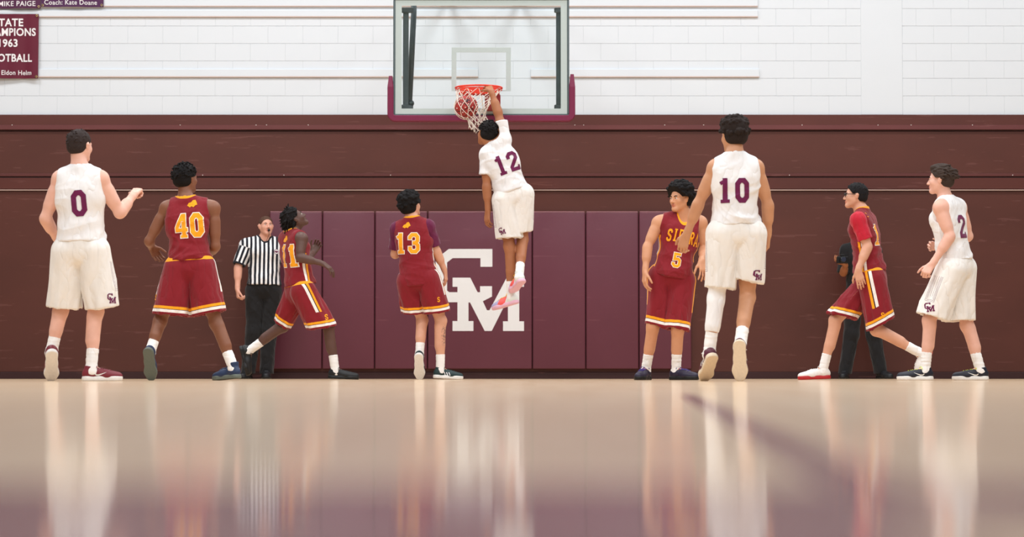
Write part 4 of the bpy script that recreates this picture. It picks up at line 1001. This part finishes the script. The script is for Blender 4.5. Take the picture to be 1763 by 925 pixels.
MAROON, GOLD, WHITE, PLUM = (130, 24, 36), (246, 164, 26), (238, 234, 230), (104, 24, 72)
hemb = lambda: [(WHITE, [('hd', .018, .042)]), ((60, 14, 22), [('hd', .042, .047)]), (GOLD, [('hd', .047, .070)])]
MATS = {
 'red_jersey': cloth('red_jersey', MAROON, [(GOLD, [('nd', -.01, .016)]), (GOLD, [('sf', .012, .034), ('su', -.1, .36)]), (WHITE, [('sf', -.022, .004), ('su', -.1, .36)])]),
 'red_jersey_back': cloth('red_jersey_back', MAROON, [(GOLD, [('nd', -.01, .016)]), (GOLD, [('sf', .03, .05), ('su', -.1, .36)]), (WHITE, [('sf', .06, .08), ('su', -.1, .36)])]),
 'red_shorts': cloth('red_shorts', MAROON, hemb() + [(GOLD, [('wst', -.052, .1)]), (WHITE, [('sf', -.034, -.006), ('hd', .16, 1), ('wst', -.4, -.052)]), ((60, 14, 22), [('sf', -.006, .004), ('hd', .16, 1), ('wst', -.4, -.052)]), (GOLD, [('sf', .004, .028), ('hd', .16, 1), ('wst', -.4, -.052)])]),
 'red_shorts_plain': cloth('red_shorts_plain', MAROON, hemb() + [(WHITE, [('sf', -.034, -.006), ('hd', .16, 1)]), (GOLD, [('sf', .004, .028), ('hd', .16, 1)])]),
 'white_jersey': cloth('white_jersey', (230, 229, 230), [((200, 198, 204), [('sf', -.03, -.026), ('su', 0, .4)]), ((205, 198, 204), [('sf', -.018, -.014), ('su', 0, .4)]), ((205, 198, 204), [('sf', -.006, -.002), ('su', 0, .4)])]),
 'white_shorts': cloth('white_shorts', (232, 229, 225), [((120, 90, 110), [('sf', a, a + .0028), ('hd', .115 + b, .34)]) for a, b in ((-.046, 0), (-.037, .012), (-.028, .024), (-.012, .04), (.012, .04), (.028, .024), (.037, .012), (.046, 0))] + [((120, 90, 110), [('sf', -.046, .046), ('hd', .112, .115)]), ((120, 90, 110), [('sf', -.037, .037), ('hd', .124, .127)])]),
 'ref_shirt': cloth('ref_shirt', (238, 238, 240), [((22, 24, 34), [('nd', -.02, .02)])], stripe=('sx', .048, .52, (22, 24, 36))),
 'black_trousers': cloth('black_trousers', (24, 23, 25)), 'black_shirt': cloth('black_shirt', (20, 19, 21)),
 'sock': cloth('white_sock', (238, 236, 234)), 'black_sock': cloth('black_sock', (26, 26, 28)), 'white_tight': cloth('white_tight', (238, 238, 240)),
 'gold': cloth('gold_print', GOLD), 'plum': cloth('plum_print', PLUM), 'outline': cloth('white_print', (240, 232, 220)),
 'under_plum': cloth('under_plum', (98, 24, 62)), 'under_red': cloth('under_red', (188, 30, 52)),
}
def sm(n, c, r=.5): MATS[n] = plain('shoe_' + n, c, r, .4, var=.1, nscale=60)
for n_, c_ in (('maroon', (118, 34, 48)), ('white', (228, 226, 222)), ('navy', (36, 52, 84)), ('greysole', (96, 104, 96)), ('black', (24, 25, 28)), ('blacksole', (18, 18, 20)), ('green', (28, 52, 54)), ('pink', (226, 180, 200)), ('coral', (238, 104, 96)), ('purple_black', (34, 28, 52)), ('red', (176, 34, 38)), ('lime', (206, 226, 70)), ('darknavy', (26, 30, 44)), ('cream', (222, 206, 182)), ('yellow', (238, 190, 60)), ('purple', (66, 44, 128)), ('palegrey', (222, 222, 226)), ('darkmaroon', (86, 30, 50))): sm(n_, c_)

def toe_shoe(n, c_toe, c_mid, c_heel, a=.12, b=.02):
    t = NT('shoe_' + n, .5, .4); sx = t.new('ShaderNodeSeparateXYZ'); t.link(t.coord(), sx.inputs[0]); x = t.math('ADD', sx.outputs[0], t.math('MULTIPLY', sx.outputs[2], .6))
    t.base(t.mix(t.math('GREATER_THAN', x, a), t.mix(t.math('GREATER_THAN', x, b), lin(c_heel), lin(c_mid)), lin(c_toe))); MATS[n] = t.m
toe_shoe('pastel', (176, 170, 206), (240, 96, 92), (222, 230, 226), .15, .07)
toe_shoe('white_red', (232, 228, 224), (236, 234, 232), (236, 234, 232))
SK = {'fair': ('skin_fair', (226, 180, 162)), 'fair2': ('skin_fair_warm', (214, 164, 138)), 'brown': ('skin_brown', (132, 88, 66)), 'dark': ('skin_dark', (92, 66, 58)), 'tan': ('skin_tan', (196, 146, 112)), 'light': ('skin_light_brown', (206, 152, 118)), 'ref': ('skin_ref', (220, 166, 144)), 'mid': ('skin_mid_brown', (168, 112, 78))}
BLK = ('black', (20, 17, 18))
R0 = person(dict(seed=1, H=1.90, Y=18.1, label='player in white jersey number 0 seen from behind, right fist raised', skin=SK['fair'], hair=('dark_brown', (50, 40, 38), 'short'),
    pelvis=(140, 433), neck=(138, 292), hyaw=6, cyaw=2, head=(137.5, 252, .03), hrot=(28, 0, 0), shL=(103, 309), shR=(174, 309), fit=.016,
    elL=(78, 376, .2), wrL=(98, 412, 1), tipL=(112, 424, .12), elR=(206, 367, .5), wrR=(230, 336, .8), tipR=(238, 326, .1), curlR=(70, 75, 50), palmR=(0, 0, -1),
    knL=(105, 533, .5), anL=(89, 615, -.2), ftL=(-12, 48), knR=(165, 536, .6), anR=(157, 634, -.5), ftR=(62, 0),
    hemL=((85, 527), (137, 530)), hemR=((150, 532), (203, 526)), kit=('white_jersey', 'white_shorts'), shoe=('low', 'maroon', 'white', 'maroon', 'tick', 'white'),
    print=[('num', '0', 136, 350, .20, -1, ('plum',), .08), ('gm', 192, 514, .075, (-.75, .65, 0))]))
person(dict(seed=2, H=1.85, Y=20.0, label='player in maroon jersey number 40 seen from behind with legs wide apart', skin=SK['brown'], hair=('black', (20, 17, 18), 'tiny_afro'), bulk=.96,
    pelvis=(327, 462), neck=(320, 346), hyaw=0, cyaw=4, head=(320, 309, .03), hrot=(38, 5, 0), shL=(286, 359, .025), shR=(368, 359, .035), arm=.93, fit=.018,
    elL=(257, 415, .3), wrL=(260, 424, 1), tipL=(271, 442, .02), palmL=(.3, -1, 0), curlL=(30, 35, 20), elR=(371, 424, .4), wrR=(360, 440, 1), tipR=(354, 455, .1),
    knL=(276, 552, .6), anL=(259, 622, -.5), ftL=(4, 62), knR=(372, 556, .5), anR=(402, 637, -.5), ftR=(-52, 4),
    hemL=((264, 540), (327, 545)), hemR=((331, 546), (386, 535)), kit=('red_jersey_back', 'red_shorts'), shoe=('high', 'navy', 'greysole', 'navy'),
    print=[('num', '40', 326, 388, .20, -1, ('gold', 'outline'), 0, .9), ('emb', 331, 352, .085), ('S', 269, 512, .05, (.7, .7, 0))]))
ref = person(dict(seed=3, H=1.84, Y=27.0, label='referee in black and white striped shirt with a whistle in his mouth', skin=SK['ref'], hair=('ref_brown', (92, 66, 54), 'buzz'), bulk=1.04,
    pelvis=(454, 502), neck=(456, 412), hyaw=172, cyaw=170, head=(458, 390, -.03), hrot=(158, 6, 0), gaze=(.1, .1), shR=(424, 423), shL=(487, 423), fit=.022, tee='joined', collar=True, sl=.24, cuff=True, slw=.076,
    elR=(410, 460, -.3), wrR=(409, 497, -.6), tipR=(410, 516, -.02), curlR=(60, 60, 40), elL=(503, 458, -.3), wrL=(512, 488, -.6), tipL=(512, 506, 0),
    knR=(437, 570, -.3), anR=(427, 637, .2), ftR=(192, 0), knL=(463, 570, -.3), anL=(459, 637, .2), ftL=(176, 0), long=True,
    kit=('ref_shirt', 'black_trousers'), shirtname='shirt', shoe=('low', 'black', 'blacksole', 'black'), hem_t=.13,
    print=[('disc', 476, 433.5, .03, 1)]))
r11 = person(dict(seed=4, H=1.80, Y=23.2, label='player in maroon jersey number 11 lunging right with head thrown back', skin=SK['dark'], hair=('black', (20, 17, 18), 'locs'), bulk=.95, arm=.93,
    pelvis=(519, 503), neck=(502, 402), hyaw=66, cyaw=58, head=(508, 378, .0), hrot=(78, 38, 0), shR=(520, 412), shL=(489, 412),
    elR=(516, 444, -.25), wrR=(553, 453, .2), tipR=(573, 467, 0), curlR=(20, 25, 15), palmR=(-.3, .4, -1), elL=(527, 448, .8), wrL=(538, 437, 1), tipL=(545, 425, .02), palmL=(.2, -1, .3), curlL=(40, 40, 20), spreadL=.3,
    knR=(566, 560, .2), anR=(577, 638, -.1), ftR=(84, 2), knL=(487, 562, .3), anL=(429, 604, .2), ftL=(85, 76, False),
    hemR=((533, 567), (576, 561)), hemL=((476, 553), (495, 566)), hemf=.9, kit=('red_jersey', 'red_shorts'), shoe=('low', 'black', 'blacksole', 'black'),
    print=[('num', '11', 496, 441, .215, -1, ('gold', 'outline'), -.12, .8), ('emb', 492, 413, .085), ('S', 562, 546, .055, (-.15, 1, 0))]))
person(dict(seed=5, H=1.83, Y=23.4, label='curly-haired player in maroon jersey number 13 with plum undershirt sleeves', skin=SK['fair2'], hair=('black', (22, 18, 19), 'curly'),
    pelvis=(721, 482), neck=(710, 379), hyaw=12, cyaw=8, head=(707, 355, .02), hrot=(42, 16, 0), shL=(684, 396), shR=(736, 392), fit=.02, tee='under', under='under_plum', sl=.2, hem_t=-.09,
    elL=(680, 438, .5), wrL=(690, 432, 1), tipL=(700, 425, .1), elR=(750, 430, .3), wrR=(765, 465, .5), tipR=(768, 486, .02), palmR=(-1, .2, 0), curlR=(25, 30, 20),
    knL=(727, 551, .5), anL=(722, 622, -.6), ftL=(2, 58), knR=(759, 553, .6), anR=(758, 637, -.3), ftR=(72, 3),
    hemL=((694, 538), (734, 536)), hemR=((730, 539), (773, 534)), kit=('red_jersey', 'red_shorts_plain'), shoe=('low', 'green', 'white', 'green', 'bars', 'palegrey'), tattoo=(765, 578),
    print=[('num', '13', 701, 419, .20, -1, ('gold', 'outline'), -.1, .96), ('emb', 700, 389, .08), ('S', 755, 516, .05, (-.5, .86, 0))]))
r12 = person(dict(seed=6, H=1.84, Y=23.83, air=True, label='player in white jersey number 12 hanging in the air with one hand on the rim', skin=SK['mid'], hair=('black', (18, 16, 17), 'tiny_afro'), bulk=.93,
    pelvis=(883, 340), neck=(854, 251), hyaw=-8, cyaw=-4, head=(838, 231, .03), hrot=(-28, 8, 14), shL=(838, 268), shR=(868, 241), fit=.02, tee='joined', sl=.19, slw=.078,
    elR=(858, 196, .2), wrR=(846, 158, .2), tipR=(838, 146, .12), curlR=(35, 62, 45), palmR=(0, .6, -.8), elL=(838, 320, .3), wrL=(840, 362, .3), tipL=(838, 383, .0), palmL=(.6, 0.5, 0), curlL=(25, 35, 20),
    knL=(877, 424, .3), anL=(880, 510, -.1), ftL=(-62, 14, False), knR=(900, 412, .5), anR=(894, 475, -1), ftR=(-25, 22, False),
    hemL=((857, 411), (897, 409)), hemR=((876, 403), (913, 398)), hemf=.8, kit=('white_jersey', 'white_shorts'), shoe=('high', 'pastel', 'pink', 'yellow'),
    print=[('num', '12', 873, 281, .20, -1, ('plum',), .05, .95), ('gm', 864, 398, .07, (.5, .86, 0))]))
r5 = person(dict(seed=7, H=1.82, Y=21.0, label='player in maroon jersey number 5 with a tall afro, facing the camera and looking left', skin=SK['light'], hair=('black', (18, 15, 16), 'afro'), bulk=.95, arm=.94,
    pelvis=(1156, 480), neck=(1178, 371), hyaw=184, cyaw=176, head=(1171, 343, -.05), hrot=(229, -2, 0), gaze=(0, 0), shR=(1133, 384), shL=(1207, 384), vneck=True, hem_t=.02, fit=.016,
    elR=(1115, 424, -.2), wrR=(1111, 466, -.5), tipR=(1109, 490, -.02), palmR=(.8, .3, 0), elL=(1212, 430, .2), wrL=(1208, 448, -1), tipL=(1213, 470, -.04), palmL=(-.4, .8, 0), spreadL=.3, curlL=(15, 25, 15),
    knR=(1124, 562, -.5), anR=(1112, 638, .4), ftR=(202, 0), knL=(1167, 566, -.5), anL=(1164, 639, .3), ftL=(130, 0),
    hemR=((1119, 558), (1150, 566)), hemL=((1146, 565), (1184, 570)), kit=('red_jersey', 'red_shorts_plain'), shoe=('high', 'purple_black', 'blacksole', 'purple'),
    print=[('word', 'SIERRA', 1179, 410, .11, 1, ('gold',), 0, .62, .015), ('num', '5', 1165, 448, .13, 1, ('gold', 'outline'), 0)]))
person(dict(seed=8, H=1.93, Y=17.8, label='tall player in white jersey number 10 striding away in the foreground, white leg sleeve', skin=SK['tan'], hair=('dark_curl', (38, 28, 25), 'wool'), bulk=.95, arm=.93,
    pelvis=(1267, 404), neck=(1265, 270), hyaw=-4, cyaw=0, head=(1263, 235, .03), hrot=(-25, 0, 0), shL=(1231, 290), shR=(1302, 290), fit=.014,
    elL=(1203, 350, .3), wrL=(1183, 402, .7), tipL=(1174, 430, .04), palmL=(.4, .8, 0), curlL=(30, 40, 25), elR=(1322, 352, .3), wrR=(1322, 403, .5), tipR=(1319, 433, .04), curlR=(30, 35, 25),
    knL=(1233, 513, .6), anL=(1221, 620, -.3), ftL=(-12, 38), knR=(1287, 512, .7), anR=(1274, 600, -1), ftR=(8, 72),
    hemL=((1217, 494), (1262, 497)), hemR=((1262, 478), (1310, 488)), kit=('white_jersey', 'white_shorts'), shoe=('high', 'darkmaroon', 'cream', 'white', 'bars', 'white'), legsleeve='L',
    print=[('num', '10', 1263, 328, .185, -1, ('plum',), 0, .98), ('gm', 1305, 474, .075, (-.85, .5, 0))]))
rg = person(dict(seed=9, H=1.83, Y=22.1, label='player in maroon uniform and glasses striding left, bright red undershirt sleeves', skin=SK['fair2'], hair=('black_crop', (26, 24, 26), 'fade'), bulk=1.0,
    pelvis=(1499, 482), neck=(1484, 364), hyaw=-78, cyaw=-68, head=(1473, 338, -.0), hrot=(-86, 2, 0), shL=(1478, 380), shR=(1494, 380), glasses=True, tee='under', under='under_red', sl=.19, fit=.014,
    elL=(1494, 424, -.1), wrL=(1478, 463, -.4), tipL=(1485, 492, .0), palmL=(.2, 1, 0), curlL=(14, 20, 12), elR=(1500, 425, .4), wrR=(1490, 455, 0), tipR=(1484, 470, 0),
    knR=(1438, 552, .2), anR=(1417, 632, -.1), ftR=(-88, 2), knL=(1509, 568, .2), anL=(1586, 607, .3), ftL=(-70, 62, True),
    hemR=((1427, 540), (1467, 549)), hemL=((1495, 570), (1535, 547)), hemf=.88, kit=('red_jersey', 'red_shorts'), shoe=('high', 'white', 'red', 'white'),
    print=[('num', '1', 1510, 404, .19, -1, ('gold', 'outline'), 0), ('S', 1520, 543, .05, (.15, 1, 0)), ('emb', 1492, 371, .06), ('word', 'A', 1461, 416, .10, 1, ('gold',), 0, .62, 0)]))
person(dict(seed=10, H=1.86, Y=20.4, label='player in white jersey number 2 at the right edge, both feet down, looking left', skin=SK['fair'], hair=('wavy_brown', (62, 50, 44), 'wavy'), bulk=.96,
    pelvis=(1644, 463), neck=(1628, 346), hyaw=-52, cyaw=-52, head=(1619, 311, .0), hrot=(-72, 0, 0), shL=(1619, 358), shR=(1652, 358), fit=.014, ahw=.95,
    elL=(1636, 407, -.2), wrL=(1606, 454, -.3), tipL=(1595, 468, -.02), curlL=(60, 60, 35), palmL=(.5, .6, 0.2), elR=(1667, 407, .3), wrR=(1622, 425, 1), tipR=(1601, 422, -.03), palmR=(0, -1, -.3), curlR=(35, 40, 20),
    knL=(1600, 552, .2), anL=(1593, 638, 0), ftL=(-86, 0), knR=(1665, 560, .2), anR=(1688, 637, -.2), ftR=(-74, 0),
    hemL=((1580, 538), (1630, 552)), hemR=((1622, 553), (1674, 551)), kit=('white_jersey', 'white_shorts'), shoe=('low', 'darknavy', 'white', 'lime', 'tick', 'white'),
    print=[('num', '2', 1656, 390, .20, -1, ('plum',), 0), ('gm', 1600, 529, .08, (.25, 1, 0))]))
rp = person(dict(seed=11, H=1.76, Y=27.05, label='photographer in black clothes standing by the wall, mostly hidden behind the player in glasses', skin=SK['mid'], hair=('black', (18, 15, 16), 'short'),
    pelvis=(1484, 510), neck=(1482, 420), hyaw=180, cyaw=178, head=(1484, 397, -.03), hrot=(185, -8, 0), shR=(1457, 432), shL=(1508, 432), fit=.02, tee='joined', sl=.27, slw=.074,
    elR=(1452, 470, -.2), wrR=(1456, 456, -1), tipR=(1441, 452, -.03), palmR=(.5, .3, 1), curlR=(30, 40, 20), elL=(1512, 472, -.2), wrL=(1500, 492, -.6), tipL=(1498, 508, 0),
    knR=(1466, 575, -.2), anR=(1455, 639, .2), ftR=(196, 0), knL=(1504, 575, -.2), anL=(1516, 639, .2), ftL=(155, 0), long=True,
    kit=('black_shirt', 'black_trousers'), shirtname='shirt', shoe=('low', 'black', 'blacksole', 'black'), hem_t=.1))

# ---------------------------------------------------------------- whistle and camera
def wp(r, a, f, u): return r['hc'] + (r['RH'][0] * a + r['RH'][1] * f + r['RH'][2] * u) * r['g']
M_blk = plain('black_plastic', (20, 20, 22), .3)
c = wp(ref, 0, .112, -.06); W = empty('whistle', c); tag(W, "small black whistle held between the referee's lips", 'whistle')
bm = tube_bm([Vector(ref['RH'][0] * q) for q in (-.012, .012)], .013, 12); f_ = Vector(ref['RH'][1]); tube_bm([Vector((0, 0, 0)) + Vector((0, 0, .004)), -f_ * .022 + Vector((0, 0, .008))], .0075, 6, bm=bm)
link('chamber', bm_mesh(bm, True), M_blk, W)
pts = [Vector((0, 0, -.012)), Vector((.004, -.002, -.05)), Vector(at(458, 416, 26.86)) - Vector(c)]
link('lanyard', bm_mesh(tube_bm(pts, .0025, 6), True), M_blk, W)
c = at(1450, 447, rp['J']['wrR'][1] - .06); K = empty('camera', c); tag(K, 'black camera held in the hand of the photographer at waist height', 'camera')
link('camera_body', bm_mesh(box_bm((-.065, -.035, -.045), (.065, .035, .035), .01, 2)), M_blk, K)
link('viewfinder_hump', bm_mesh(box_bm((-.025, -.03, .033), (.025, .03, .06), .008, 2)), M_blk, K)
bm = tube_bm([(0, -.03, -.005), (0, -.075, -.005), (0, -.08, -.005), (0, -.115, -.005)], .034, 20, radii=[.034, .034, .038, .038]); l_ = link('lens', bm_mesh(bm, True), M_blk, K)
link('front_glass', bm_mesh(tube_bm([(0, -.114, -.005), (0, -.1165, -.005)], .028, 20), False), plain('lens_glass', (40, 44, 60), .05, .8), l_)
link('dial', bm_mesh(tube_bm([(.045, 0, .034), (.045, 0, .045)], .012, 12)), M_blk, K)
